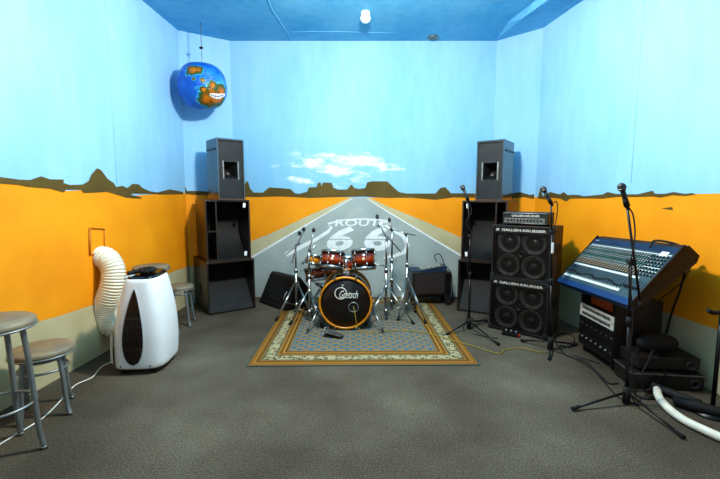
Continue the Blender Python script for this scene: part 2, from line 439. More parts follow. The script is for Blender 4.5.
# panel joints on the walls
def seam(name, A, B, t, m='sky', r=.002):
    bm = newbm(); a = zpt(A, B, t, 1.55, .001); b = zpt(A, B, t, CZ, .001); cyl(bm, a, b, r, n=6)
    tag(obj(name, bm, m), None, None, kind='structure')
seam('trim_4', PL0, PL1, .80); seam('trim_5', PL0, PL1, .62); seam('trim_6', PR1, PR0, .22); seam('trim_7', PR1, PR0, .40)

# ceiling fittings
def ceiling_things():
    c = fl(365.5, 12, CZ)
    t = thing('ceiling_lamp', 'small white round glass lamp on the blue ceiling', 'lamp', (c.x, c.y, CZ))
    bm = newbm(); lathe(bm, [(0, 0), (.05, 0), (.055, -.02), (.045, -.035)], 24); obj('base', bm, 'white_plastic', t)
    bm = newbm(); lathe(bm, [(.04, -.03), (.058, -.05), (.06, -.08), (.04, -.11), (0, -.12)], 24); obj('shade', bm, 'light', t)
    c = fl(433, 37, CZ)
    bm = newbm(); lathe(bm, [(0, 0), (.07, 0), (.07, -.012), (.045, -.02), (.04, -.008), (0, -.008)], 20, Matrix.Translation((c.x, c.y, CZ)))
    single('ceiling_vent', bm, 'steel', 'small grey round fitting on the ceiling near the back wall', 'vent')
ceiling_things()

# ------------------------------------------------------------------ rug
def rug():
    W, L = 2.0, 2.27; cx, cy = .015, 3.225 + L / 2
    n = NT('patterned_rug'); s = n.n('ShaderNodeSeparateXYZ'); n.l(n.coord(), s.inputs[0])
    X, Y = s.outputs[0], s.outputs[1]
    dx = n.math('SUBTRACT', W / 2, n.math('ABSOLUTE', X)); dy = n.math('SUBTRACT', L / 2, n.math('ABSOLUTE', Y))
    d = n.math('MINIMUM', dx, dy); dn = n.math('MULTIPLY', d, 2.55)
    st = [(0, '2a5560'), (.03, 'a06c1e'), (.09, '5a3c16'), (.105, 'b5802c'), (.16, '8a5a1c'), (.22, '4d4026'), (.245, 'b8862f'), (.27, '3d4a48'), (.30, 'c4b68c'), (.53, '3d4a48'), (.56, 'b8862f'), (.60, '8a5a1c'), (.67, 'c08c34'), (.72, '5a3c16'), (.76, 'a87526'), (.80, '5f7f86'), (.84, '547a86')]
    base = n.ramp(dn, st, 'CONSTANT')
    # floral motifs on the cream border
    vo = n.n('ShaderNodeTexVoronoi'); vo.inputs['Scale'].default_value = 26; n.l(n.coord(), vo.inputs['Vector'])
    bm1 = n.math('LESS_THAN', vo.outputs['Distance'], .5)
    nn = n.math('GREATER_THAN', n.noise(70, 2), .46); mot = n.math('MULTIPLY', bm1, nn)
    inb = n.math('MULTIPLY', n.math('GREATER_THAN', dn, .30), n.math('LESS_THAN', dn, .53))
    col = n.mix(n.math('MULTIPLY', n.math('MULTIPLY', mot, inb), .9), base, '3f3a20')
    # field: diagonal lattice of tan and blue diamonds
    a = n.math('ADD', X, Y); b = n.math('SUBTRACT', X, Y)
    fa = n.math('FRACT', n.math('MULTIPLY', a, 9.0)); fb = n.math('FRACT', n.math('MULTIPLY', b, 9.0))
    l1 = n.math('LESS_THAN', fa, .36); l2 = n.math('LESS_THAN', fb, .36)
    k = n.math('FRACT', n.math('MULTIPLY', Y, 18.0)); dash = n.math('GREATER_THAN', k, .35)
    lat = n.math('MULTIPLY', n.math('MAXIMUM', l1, l2), dash)
    dots = n.math('GREATER_THAN', n.noise(85, 2), .56)
    fcol = n.mix(lat, '4f7c90', 'c0903a'); fcol = n.mix(n.math('MULTIPLY', dots, .45), fcol, '2f4a58')
    inf = n.math('GREATER_THAN', dn, .84); col = n.mix(inf, col, fcol); col = n.mix(.38, col, '4a4438')
    n.bump(n.noise(260, 2), .4, .004)
    m = n.done(col, .95, spec=.1)
    bm = newbm(); nx, ny = 30, 30; g = []
    for i in range(nx + 1):
        r = []
        for j in range(ny + 1):
            x = -W / 2 + W * i / nx; y = -L / 2 + L * j / ny
            z = .009 + .0012 * math.sin(x * 7) * math.sin(y * 5)
            if i in (0, nx) or j in (0, ny): z = .004
            r.append(bm.verts.new((x, y, z)))
        g.append(r)
    for i in range(nx):
        for j in range(ny): bm.faces.new((g[i][j], g[i + 1][j], g[i + 1][j + 1], g[i][j + 1]))
    prism(bm, [(-W / 2, -L / 2, 0), (W / 2, -L / 2, 0), (W / 2, L / 2, 0), (-W / 2, L / 2, 0)], (0, 0, .002))
    o = single('rug', bm, m, 'oriental rug with blue field and cream and ochre borders under the drum kit', 'rug')
    o.location = (cx, cy, .001); o.rotation_euler.z = math.radians(.8)
rug()
RZ = .011  # top of the rug

# ------------------------------------------------------------------ horn loaded bass bins
def sub_cab(name, label, x, y, rot, w, d, h, z0, group, flip=1):
    t = thing(name, label, 'speaker', (x, y, z0), math.radians(rot), group)
    T_ = .022
    bm = newbm()      # carcass open at the front; origin at front bottom centre, depth along +y
    for sx in (-1, 1): box(bm, (sx * (w / 2 - T_ / 2), d / 2, h / 2), (T_, d, h), bevel=.003)
    box(bm, (0, d / 2, h - T_ / 2), (w - 2 * T_, d, T_)); box(bm, (0, d / 2, T_ / 2), (w - 2 * T_, d, T_)); box(bm, (0, d - T_ / 2, h / 2), (w - 2 * T_, T_, h - 2 * T_))
    obj('cabinet', bm, 'black_side', t)
    bm = newbm(); W = w - 2 * T_
    prism(bm, [(-W / 2, .012, T_), (W / 2, .012, T_), (W / 2, d * .55, h * .66), (-W / 2, d * .55, h * .66)], (0, .02, 0))
    obj('horn_ramp', bm, 'wedge', t)
    bm = newbm()
    box(bm, (0, d * .56, h * .80), (W, .02, h * .33))
    obj('recess_panel', bm, 'void', t)
    for sx in (-1, 1):   # recessed side handles
        bm = newbm(); X = sx * (w / 2 + .001)
        lathe(bm, [(0, .001), (.03, .001), (.045, .004), (.055, .004), (.06, 0)], 20, Matrix.Translation((X, d * .5, h * .42)) @ Matrix.Rotation(sx * PI / 2, 4, 'Y') @ Matrix.Scale(1.5, 4, V((1, 0, 0))))
        obj('side_handle', bm, 'rubber', t)
    return t
sub_cab('subwoofer', 'black bottom subwoofer of the left stack with sloped front panel', -1.595, 4.83, 35, .59, .68, .648, 0, 'black subwoofers under the speaker stacks')
sub_cab('subwoofer', 'black bottom subwoofer of the right stack, partly behind bass cabinets', 1.475, 4.75, -27, .56, .55, .65, 0, 'black subwoofers under the speaker stacks')

def mid_cab(name, label, x, y, rot, w, d, h, z0, slot):
    """slot = -1 for the narrow divided port on the left, +1 on the right"""
    t = thing(name, label, 'speaker', (x, y, z0), math.radians(rot), 'black scoop speakers in the middle of the stacks')
    T_ = .02; bm = newbm()
    for sx in (-1, 1): box(bm, (sx * (w / 2 - T_ / 2), d / 2, h / 2), (T_, d, h), bevel=.003)
    box(bm, (0, d / 2, h - T_ / 2), (w - 2 * T_, d, T_)); box(bm, (0, d / 2, T_ / 2), (w - 2 * T_, d, T_)); box(bm, (0, d - T_ / 2, h / 2), (w - 2 * T_, T_, h - 2 * T_))
    obj('cabinet', bm, 'black_side', t)
    sw = w * .20; xd = slot * (w / 2 - T_ - sw)
    bm = newbm(); box(bm, (xd, d * .3, h / 2), (.018, d * .6 - .002, h - 2 * T_))
    box(bm, (slot * (w / 2 - T_ - sw / 2) , d * .12, h * .49), (sw, d * .22, .02))
    obj('port_divider', bm, 'black_side', t)
    xa, xb = sorted((xd, -slot * (w / 2 - T_)))
    bm = newbm()
    # curved scoop: ramp from the front bottom edge up the inside
    N = 10; pr = []
    for i in range(N + 1):
        a = i / N; pr.append((.01 + d * .75 * math.sin(a * PI / 2) ** 1.0, T_ + h * .62 * (1 - math.cos(a * PI / 2))))
    vs = [(bm.verts.new((xa, yy, zz)), bm.verts.new((xb, yy, zz))) for yy, zz in pr]
    for a, b in zip(vs, vs[1:]):
        f = bm.faces.new((a[0], a[1], b[1], b[0])); f.smooth = True
    obj('scoop', bm, 'wedge', t)
    bm = newbm(); box(bm, (0, d * .8, h * .5), (w - 2 * T_, .01, h - 2 * T_)); obj('recess_panel', bm, 'void', t)
    for zz in (h * .09, h * .91):
        bm = newbm(); box(bm, (-slot * (w / 2 - T_ - .045), .014, zz), (.034, .004, .058), Matrix.Rotation(-.12 * slot, 3, 'Y'))
        obj('white_sticker', bm, 'white_plastic', t)
    return t
mid_cab('scoop_speaker', 'black scoop speaker in the middle of the left stack, divided port on its left', -1.62, 4.86, 33, .54, .56, .745, .649, -1)
mid_cab('scoop_speaker', 'black scoop speaker in the middle of the right stack, behind a microphone stand', 1.497, 4.78, -36, .55, .45, .735, .651, 1)

def top_cab(label, x, y, rot, w, d, h, z0):
    t = thing('horn_speaker', label, 'speaker', (x, y, z0), math.radians(rot), 'upright horn speakers on top of the stacks')
    bm = newbm(); T_ = .016; R_ = .012
    for sx in (-1, 1): box(bm, (sx * (w / 2 - T_ / 2), d / 2, h / 2), (T_, d, h), bevel=.002)
    box(bm, (0, d / 2, h - T_ / 2), (w - 2 * T_, d, T_)); box(bm, (0, d / 2, T_ / 2), (w - 2 * T_, d, T_)); box(bm, (0, d - .01, h / 2), (w - 2 * T_, .018, h - 2 * T_))
    obj('cabinet', bm, 'gloss_side', t)
    # baffle with a square mouth
    W = w - 2 * T_; hw = .082; zc = h * .49; hh = .10; bm = newbm()
    box(bm, (0, .03, (T_ + zc - hh) / 2), (W, .02, zc - hh - T_)); box(bm, (0, .03, (h - T_ + zc + hh) / 2), (W, .02, h - T_ - zc - hh))
    for sx in (-1, 1): box(bm, (sx * (W / 2 + hw) / 2, .03, zc), (W / 2 - hw, .02, hh * 2))
    obj('baffle', bm, 'front_grey', t)
    bm = newbm()
    o_ = [(-hw, .02, zc - hh), (hw, .02, zc - hh), (hw, .02, zc + hh), (-hw, .02, zc + hh)]; i_ = [(-.03, .2, zc - .02), (.03, .2, zc - .02), (.03, .2, zc + .03), (-.03, .2, zc + .03)]
    a = [bm.verts.new(p) for p in o_]; b = [bm.verts.new(p) for p in i_]
    for i in range(4): bm.faces.new((a[i], a[(i + 1) % 4], b[(i + 1) % 4], b[i]))
    bm.faces.new(b); h_ = obj('horn', bm, 'void', t)
    bm = newbm(); lathe(bm, [(0, -.01), (.03, -.006), (.042, .004), (.036, .012)], 16, Matrix.Translation((0, .13, zc - .03)) @ Matrix.Rotation(PI / 2, 4, 'X')); obj('throat', bm, 'dust', h_)
    for sx in (-1, 1):
        bm = newbm(); box(bm, (sx * (hw + .012), .016, zc), (.016, .008, hh * 2 + .02)); obj('horn_bracket', bm, 'steel', t)
    for sx in (-1, 1):
        for dz in (-hh, 0, hh):
            bm = newbm(); cyl(bm, (sx * (hw + .012), .013, zc + dz * .9), (sx * (hw + .012), .007, zc + dz * .9), .006, n=8); obj('screw', bm, 'chrome', t)
    for sx in (-1, 1):
        bm = newbm(); box(bm, (sx * (w / 2 + .004), d * .55, h * .83), (.008, d * .8, .02), bevel=.002); obj('flying_rail', bm, 'black_metal', t)
    bm = newbm(); box(bm, (0, .016, h - T_ - .006), (W, .02, .012)); obj('top_lip', bm, 'black_paint', t)
top_cab('black upright horn speaker on top of the left stack below the globe', -1.565, 4.87, 40, .335, .36, .735, .649 + .746)
top_cab('black upright horn speaker on top of the right stack, blue sheen on side', 1.573, 4.86, -36, .33, .42, .725, .651 + .736)

# ------------------------------------------------------------------ 4x10 bass cabinets and amp
def bass_cab(label, x, y, rot, z0):
    w, d, h = .60, .40, .56
    t = thing('bass_cabinet', label, 'speaker', (x, y, z0), math.radians(rot), 'bass cabinets stacked beside the right speaker stack')
    bm = newbm(); T_ = .02
    for sx in (-1, 1): box(bm, (sx * (w / 2 - T_ / 2), d / 2, h / 2), (T_, d, h), bevel=.004)
    box(bm, (0, d / 2, h - T_ / 2), (w - 2 * T_, d, T_), bevel=.002); box(bm, (0, d / 2, T_ / 2), (w - 2 * T_, d, T_), bevel=.002); box(bm, (0, d / 2 + .02, h / 2), (w - 2 * T_, d - .06, h - 2 * T_))
    obj('cabinet', bm, 'black_paint', t)
    for sx in (-1, 1):
        for zz in (.022, h - .022):
            bm = newbm(); box(bm, (sx * (w / 2 - .016), .012, zz), (.046, .04, .046), bevel=.008); obj('corner_protector', bm, 'rubber', t)
    for sx in (-1, 1):
        for sz in (0, 1):
            cx = sx * .128; cz = .138 + sz * .248; bm = newbm(); R = Matrix.Translation((cx, .045, cz)) @ Matrix.Rotation(PI / 2, 4, 'X')
            lathe(bm, [(.123, 0), (.123, .012), (.112, .016), (.108, .008), (.10, .010), (.085, -.004), (.05, -.025)], 36, R)
            dr = obj('driver', bm, 'cone', t)
            bm = newbm(); lathe(bm, [(.05, -.025), (.046, -.008), (.03, .004), (0, .010)], 24, R); obj('dust_cap', bm, 'dust', dr)
    bm = newbm(); lathe(bm, [(.038, .0), (.038, .014), (.028, .014), (.018, 0), (0, -.01)], 24, Matrix.Translation((0, .045, .262)) @ Matrix.Rotation(PI / 2, 4, 'X')); obj('tweeter', bm, 'dust', t)
    # expanded metal grille: crossing wires standing just proud of the drivers
    bm = newbm(); W = w - 2 * T_ - .03; z1, z2 = T_ + .01, h - .075; st = .021
    for k in range(int(W / st) + 1): xx = -W / 2 + k * st; box(bm, (xx, .018, (z1 + z2) / 2), (.0045, .0025, z2 - z1))
    for k in range(int((z2 - z1) / st) + 1): zz = z1 + k * st; box(bm, (0, .0182, zz), (W, .0025, .0045))
    for sx in (-1, 1): box(bm, (sx * (W / 2 + .004), .018, (z1 + z2) / 2), (.012, .008, z2 - z1))
    for zz in (z1, z2): box(bm, (0, .018, zz), (W, .008, .012))
    obj('grille', bm, 'black_metal', t)
    bm = newbm(); box(bm, (0, .02, h - .048), (w - 2 * T_, .02, .054)); nb = obj('name_strip', bm, 'black_paint', t)
    bm = newbm(); add_text(bm, text_verts('GALLIEN-KRUEGER', .44, .026, .02), Matrix.Translation((.02, .009, h - .045)) @ Matrix.Rotation(PI / 2, 4, 'X'))
    obj('brand_lettering', bm, 'lettering', nb, False); bm = newbm()
    add_text(bm, text_verts('GK', .045, .026, .03, .3), Matrix.Translation((-.245, .009, h - .045)) @ Matrix.Rotation(PI / 2, 4, 'X')); obj('emblem', bm, 'lettering', nb, False)
    for sx in (-1, 1):
        bm = newbm(); box(bm, (sx * (w / 2 + .003), d * .55, h * .6), (.006, .17, .09), bevel=.002); obj('side_handle', bm, 'rubber', t)
bass_cab('lower black four-driver bass cabinet standing on the carpet', 1.640, 4.02, -41, .012)
bass_cab('upper black four-driver bass cabinet, second in the pair, under the amplifier', 1.645, 4.025, -41, .574)
def amp_head():
    t = thing('bass_amplifier', 'black bass amplifier head with silver edge trim on the bass cabinets', 'amplifier', (1.70, 4.09, 1.136), math.radians(-39))
    w, d, h = .455, .26, .125
    bm = newbm(); box(bm, (0, d / 2 + .006, h / 2 + .01), (w, d, h), bevel=.008); obj('case', bm, 'black_paint', t)
    bm = newbm(); tube(bm, [(-w / 2 + .01, .003, .02), (w / 2 - .01, .003, .02), (w / 2 - .01, .003, h), (-w / 2 + .01, .003, h), (-w / 2 + .01, .003, .02)], .005, n=6, smooth=0); obj('trim_frame', bm, 'steel', t)
    bm = newbm(); box(bm, (0, .002, .052), (w - .05, .008, .05)); pn = obj('control_panel', bm, 'steel', t)
    for k in range(11):
        bm = newbm(); xx = -.165 + k * .033; cyl(bm, (xx, -.002, .054), (xx, -.016, .054), .010, .008, n=12); obj('knob', bm, 'rubber', pn)
    bm = newbm(); add_text(bm, text_verts('GALLIEN-KRUEGER', .28, .022, .02), Matrix.Translation((.01, .0045, .10)) @ Matrix.Rotation(PI / 2, 4, 'X')); obj('brand_lettering', bm, 'lettering', t, False)
    for sx in (-1, 1):
        for yy in (.03, d - .03):
            bm = newbm(); cyl(bm, (sx * .18, yy, 0), (sx * .18, yy, .012), .012, n=10); obj('foot', bm, 'rubber', t)
amp_head()

# ------------------------------------------------------------------ globe
def globe():
    c = V((-1.915, 4.98, CH)); c.z = at(203, 86.5, 4.98).z; R = .29
    n = NT('painted_globe'); co = n.coord()
    nz = n.noise(7.5, 7, None, .65); nz2 = n.noise(9, 4)
    sea = n.ramp(n.noise(5, 5), [(.3, '0a4fae'), (.55, '1668c8'), (.75, '3fa0dc')])
    def spot(d, rad):
        dv = V(d).normalized() * R
        vm = n.n('ShaderNodeVectorMath', operation='DISTANCE'); n.l(co, vm.inputs[0]); vm.inputs[1].default_value = dv
        r = n.math('DIVIDE', vm.outputs['Value'], rad)
        r = n.math('ADD', r, n.math('MULTIPLY', n.math('SUBTRACT', nz, .5), 2.6)); return r
    V0 = (V((0, 0, CH)) - c).normalized(); rt = V((-V0.y, V0.x, 0)).normalized(); up_ = V0.cross(rt)
    if up_.z < 0: up_ = -up_
    def dirn(a, b):   # a to the right, b up, as seen from the middle of the room
        zz = math.sqrt(max(0, 1 - a * a - b * b)); return V0 * zz + rt * a + up_ * b
    cont = [(dirn(-.32, .60), .08), (dirn(-.12, .60), .06), (dirn(.50, -.42), .17), (dirn(.15, -.5), .12), (dirn(.72, -.15), .10), (dirn(.02, -.12), .04), (dirn(.42, .08), .06), (dirn(-.3, .25), .025), (dirn(.0, .22), .03)]
    rr = None
    for d, rad in cont:
        s = spot(d, rad); rr = s if rr is None else n.math('MINIMUM', rr, s)
    land = n.ramp(n.math('ADD', rr, n.math('MULTIPLY', nz2, .25)), [(.3, 'c9780e'), (.62, '8f5610'), (.85, '4a5a1c'), (1.05, '2a5a30')])
    k = n.math('LESS_THAN', rr, 1.0); col = n.mix(k, sea, land)
    rim = n.math('MULTIPLY', n.math('LESS_THAN', rr, 1.14), n.math('GREATER_THAN', rr, 1.0)); col = n.mix(n.math('MULTIPLY', rim, .7), col, '58c0d8')
    n.bump(n.noise(22, 5), .8, .02)
    m = n.done(col, .35, spec=.5)
    t = thing('painted_globe', 'blue and ochre painted globe with a white grin hanging in the left corner', 'globe', c)
    bm = newbm(); bmesh.ops.create_icosphere(bm, subdivisions=5, radius=R)
    for v in bm.verts:
        u = v.co.normalized(); k = 1 + .035 * math.sin(u.x * 4 + 1) * math.cos(u.z * 3) + .012 * math.sin(u.y * 11 + u.z * 9)
        v.co = u * R * k; v.co.z *= .97
    for f in bm.faces: f.smooth = True
    obj('ball', bm, m, t)
    # grin
    bm = newbm(); N = 14; rows = []
    for i in range(N + 1):
        a = i / N; x = .24 + .58 * a; yc = -.27 - .06 * math.sin(a * PI) + .04 * a; w_ = .025 + .075 * math.sin(PI * (.12 + .8 * a))
        rows.append([bm.verts.new(dirn(x, yc + w_ * s) * R * 1.045) for s in (-1, -.33, .33, 1)])
    for A, B in zip(rows, rows[1:]):
        for k in range(3): bm.faces.new((A[k], A[k + 1], B[k + 1], B[k]))
    g = obj('painted_grin', bm, 'white_plastic', t)
    bm = newbm()
    for i in range(1, N - 1, 2):
        a = i / N; x = .24 + .58 * a; yc = -.27 - .06 * math.sin(a * PI) + .04 * a
        tube(bm, [dirn(x, yc - .06) * R * 1.05, dirn(x + .01, yc + .05) * R * 1.05], .0025, n=5, smooth=0)
    tube(bm, [dirn(.27 + .05 * i, -.27 - .06 * math.sin((i / 10) * PI) + .004 * i) * R * 1.05 for i in range(11)], .003, n=5, smooth=0)
    obj('tooth_lines', bm, 'void', g)
    bm = newbm(); tube(bm, [(0, 0, R * .95), (.005, 0, R + .13), (.0, .01, CZ - c.z)], .004, n=6); obj('hanging_wire', bm, 'steel', t)
    bm = newbm(); box(bm, (.0, 0, R + .16), (.04, .02, .025), bevel=.004); obj('hook', bm, 'black_metal', t)
globe()

# ------------------------------------------------------------------ stools
def stool(label, x, y, rz, H, seatR, footR, ring=None, nlegs=4, start=.6):
    t = thing('bar_stool' if H > .6 else 'low_stool', label, 'stool', (x, y, 0), rz, 'grey metal stools along the left wall')
    bm = newbm(); lathe(bm, [(0, H - .05), (seatR - .03, H - .05), (seatR - .008, H - .045), (seatR, H - .028), (seatR - .002, H - .010), (seatR - .016, H), (0, H + .003)], 40); obj('seat', bm, 'stool_seat', t)
    bm = newbm(); torus(bm, (0, 0, H - .040), seatR - .001, .006); obj('seat_rim', bm, 'stool_metal', t)
    tr = seatR * .66
    for k in range(nlegs):
        a = start + 2 * PI * k / nlegs; u = V((math.cos(a), math.sin(a), 0)); bm = newbm()
        tube(bm, [u * tr + V((0, 0, H - .050)), u * (tr + .012) + V((0, 0, H - .06)), u * (tr + .012 + (footR - tr) * .30) + V((0, 0, H * .6)), u * (footR - (footR - tr) * .28) + V((0, 0, H * .18)), u * footR + V((0, 0, .012))], (.018 if H > .7 and x < -2.0 and y < 3 else .0145), n=12)
        l_ = obj('leg', bm, 'stool_metal', t); bm = newbm(); cyl(bm, u * footR, u * (footR - .001) + V((0, 0, .02)), .016, n=12); obj('foot_cap', bm, 'steel', l_)
    if ring:
        for zz, rr in ring:
            bm = newbm(); torus(bm, (0, 0, zz), rr, .008); obj('ring_brace', bm, 'stool_metal', t)
    return t
p = fl(38, 322, .72)
stool('tall grey bar stool at the left edge of the photo, with worn seat', -1.99, 2.06, 0, .77, .20, .195, [(.29, .165)], 4, .297)
p = fl(40, 345, .44)
stool('low grey stool with worn round seat, beside the tall stool', -2.095, 2.51, 0, .45, .178, .18, [(.38, .125), (.31, .135)], 4, -.2)
stool('tall grey stool standing directly behind the white air conditioner', -2.10, 3.92, 0, .745, .17, .225, [(.28, .18)], 4, .5)
stool('low grey stool against the left wall, between air conditioner and speaker stack', -2.03, 4.36, 0, .445, .15, .17, [(.36, .12)], 4, -.6)

# ------------------------------------------------------------------ portable air conditioner
def aircon():
    cx, cy = -1.82, 3.27
    t = thing('air_conditioner', 'white portable air conditioner with a dark teardrop grille near left wall', 'air conditioner', (cx, cy, 0), math.radians(5))
    H0, H1 = .045, .775; ne = 4.0
    def dims(z):
        k = (z - H0) / (H1 - H0); k = max(0, min(1, k))
        bulge = math.sin(min(1, k * 1.0) * PI) * .018
        a = .203 - .080 * k ** 1.6 + bulge; b = .225 - .045 * k ** 1.7 + bulge
        return a, b, .030 * k
    def ring(z, sc=1, n=56):
        a, b, ox = dims(z); out = []
        for i in range(n):
            th = 2 * PI * i / n; c_, s_ = math.cos(th), math.sin(th)
            r = (abs(c_) ** ne + abs(s_) ** ne) ** (-1 / ne)
            out.append(V((ox + a * sc * c_ * r, b * sc * s_ * r, z)))
        return out
    bm = newbm(); rings = []
    lev = [(H0, .93), (H0 + .008, .985)] + [(H0 + .02 + (H1 - H0 - .05) * i / 20, 1) for i in range(21)] + [(H1 - .012, .985), (H1, .94)]
    for z, sc in lev: rings.append([bm.verts.new(p) for p in ring(z, sc)])
    for A, B in zip(rings, rings[1:]):
        for i in range(len(A)):
            j = (i + 1) % len(A); f = bm.faces.new((A[i], A[j], B[j], B[i])); f.smooth = True
    bm.faces.new(rings[0][::-1]); bm.faces.new(rings[-1])
    obj('body', bm, 'white_plastic', t)
    def front(x, z, o=.004):
        a, b, ox = dims(z); u = min(.999, abs((x - ox) / a)); return V((x, -b * (1 - u ** ne) ** (1 / ne) - o, z))
    # teardrop outline
    bm = newbm(); N = 40; xc = -.018; rows = []
    zt, zb = .705, .085
    def half(k):   # k 0 at the bottom .. 1 at the pointed top
        return .082 * (math.sin(PI * min(1, k ** .62)) ** .75) * (1 - .0 * k) if k < 1 else 0
    for i in range(N + 1):
        k = i / N; z = zb + (zt - zb) * k; h = max(.0015, half(k)); sh = .028 * k
        rows.append([bm.verts.new(front(xc + sh + h * (j / 6 * 2 - 1), z, .003)) for j in range(7)])
    for A, B in zip(rows, rows[1:]):
        for j in range(6): bm.faces.new((A[j], A[j + 1], B[j + 1], B[j]))
    g = obj('grille', bm, mat('smoky_grille', '1c1411', '2a1d18', .25), t)
    bm = newbm()
    for j in range(-6, 7):
        x = xc + j * .0115; pts = []
        for i in range(N + 1):
            k = i / N; z = zb + (zt - zb) * k
            if half(k) > abs(x - xc - .028 * k) + .006 and z < .48: pts.append(front(x, z, .006))
        if len(pts) > 2: tube(bm, pts, .0018, n=5, smooth=0)
    for z in (.13, .22, .31, .40, .48):
        k = (z - zb) / (zt - zb); h = half(k) - .004
        tube(bm, [front(xc + .028 * k + h * (j / 4 - 1), z, .006) for j in range(9)], .0018, n=5, smooth=0)
    obj('slats', bm, mat('dark_slats', '3a2d27', '4c3d35', .4), g)
    bm = newbm(); edge = []
    for s in (-1, 1):
        E = [front(xc + .028 * (i / N) + s * max(.0015, half(i / N)), zb + (zt - zb) * i / N, .004) for i in range(N + 1)]
        edge.append(E)
    tube(bm, edge[0] + edge[1][::-1], .0035, n=6, smooth=0); obj('grille_rim', bm, 'grey_plastic', t)
    # side filter panel low on the left edge
    bm = newbm(); R = []
    for i in range(9):
        z = .10 + .24 * i / 8; a, b, ox = dims(z); R.append([bm.verts.new(V((ox - a * (.985 - .0) - .004 + .03 * j / 3 * (j > 0), -b * (.86 + .09 * (j / 3) ** .6) , z))) for j in range(4)])
    for A, B in zip(R, R[1:]):
        for j in range(3): bm.faces.new((A[j], A[j + 1], B[j + 1], B[j]))
    obj('filter_panel', bm, 'grey_plastic', t)
    # control top
    bm = newbm(); a, b, ox = dims(H1); prof = []
    for sc, z in ((.93, H1 - .002), (.90, H1 + .018), (.80, H1 + .026)): prof.append([bm.verts.new(V((p.x, p.y, z + (.012 * (p.y / b) if sc < .9 else 0)))) for p in ring(H1, sc)])
    for A, B in zip(prof, prof[1:]):
        for i in range(len(A)): j = (i + 1) % len(A); f = bm.faces.new((A[i], A[j], B[j], B[i])); f.smooth = True
    bm.faces.new(prof[-1]); obj('control_panel', bm, mat('glossy_black_panel', '0d0d0e', '1a1a1c', .12), t)
    bm = newbm(); box(bm, (-.06, -.10, H1 + .012), (.06, .10, .022), Matrix.Rotation(.15, 3, 'X'), bevel=.008); obj('vent_flap', bm, 'grey_plastic', t)
    for sx in (-1, 1):
        for sy in (-1, 1):
            bm = newbm(); cyl(bm, (sx * .12 - .012, sy * .17, .022), (sx * .12 + .012, sy * .17, .022), .022, n=16); box(bm, (sx * .12, sy * .17, .042), (.03, .03, .01)); obj('caster', bm, 'rubber', t)
    for x in (-.12, .11):
        bm = newbm(); cyl(bm, front(x, .075, -.002), front(x, .075, .005), .006, n=10); obj('screw', bm, 'rubber', t)
    # flexible exhaust hose: its own parts stay with the machine
    P = [at(93, 258, 3.60) + V((.0, .02, 0)), at(99, 257, 3.57), at(107, 259, 3.54), at(113, 269, 3.52), at(112.5, 284, 3.50), at(108.5, 297, 3.50), at(104.5, 308, 3.52), at(106, 321, 3.55), at(116, 327, 3.57), V((-1.95, 3.58, .30))]
    P[0].x = -2.355
    def rf(L):
        return .096 + .0055 * math.sin(L * 2 * PI / .023)
    bm = newbm(); inv = (Matrix.Translation((cx, cy, 0)) @ Matrix.Rotation(math.radians(5), 4, 'Z')).inverted()
    Q = smooth_path([inv @ p for p in P], 60)
    D = [0]
    for a, b in zip(Q, Q[1:]): D.append(D[-1] + (b - a).length)
    tot = D[-1]; S = []; n_ = int(tot / .0038); j = 0
    for i in range(n_ + 1):
        s = tot * i / n_
        while j < len(D) - 2 and D[j + 1] < s: j += 1
        k = (s - D[j]) / max(1e-9, D[j + 1] - D[j]); S.append(Q[j].lerp(Q[j + 1], min(1, k)))
    tube(bm, S, .1, n=28, smooth=0, rfun=rf)
    obj('exhaust_hose', bm, mat('cream_plastic_hose', 'e2ddc6', 'efebd8', .45), t)
    bm = newbm(); tube(bm, [inv @ V((-2.395, 3.62, P[0].z)), inv @ V((-2.35, 3.62, P[0].z))], .095, n=28, smooth=0); obj('hose_collar', bm, 'white_plastic', t)
    bm = newbm(); tube(bm, [inv @ (fl(x, y) + V((0, 0, .005))) for x, y in ((112, 362), (101, 368), (92, 378), (75, 386), (60, 402), (45, 417), (30, 427), (15, 436), (0, 445), (-20, 458))], .0045, n=8)
    obj('power_cord', bm, 'white_cord', t)
aircon()
bm = newbm()
hb = V((-1.80, 3.21, .80))
tube(bm, [hb + V(p) for p in ((-.09, -.05, .012), (-.04, -.01, .02), (.02, .02, .028), (.07, .0, .024), (.075, .07, .026), (.02, .09, .03), (-.05, .06, .024))], .017, n=10)
tube(bm, [hb + V(p) for p in ((-.02, .03, .03), (.03, -.04, .024), (.075, -.03, .022))], .015, n=8)
single('folded_cloth', bm, 'rubber', 'crumpled black cloth lying on top of the white air conditioner', 'cloth')

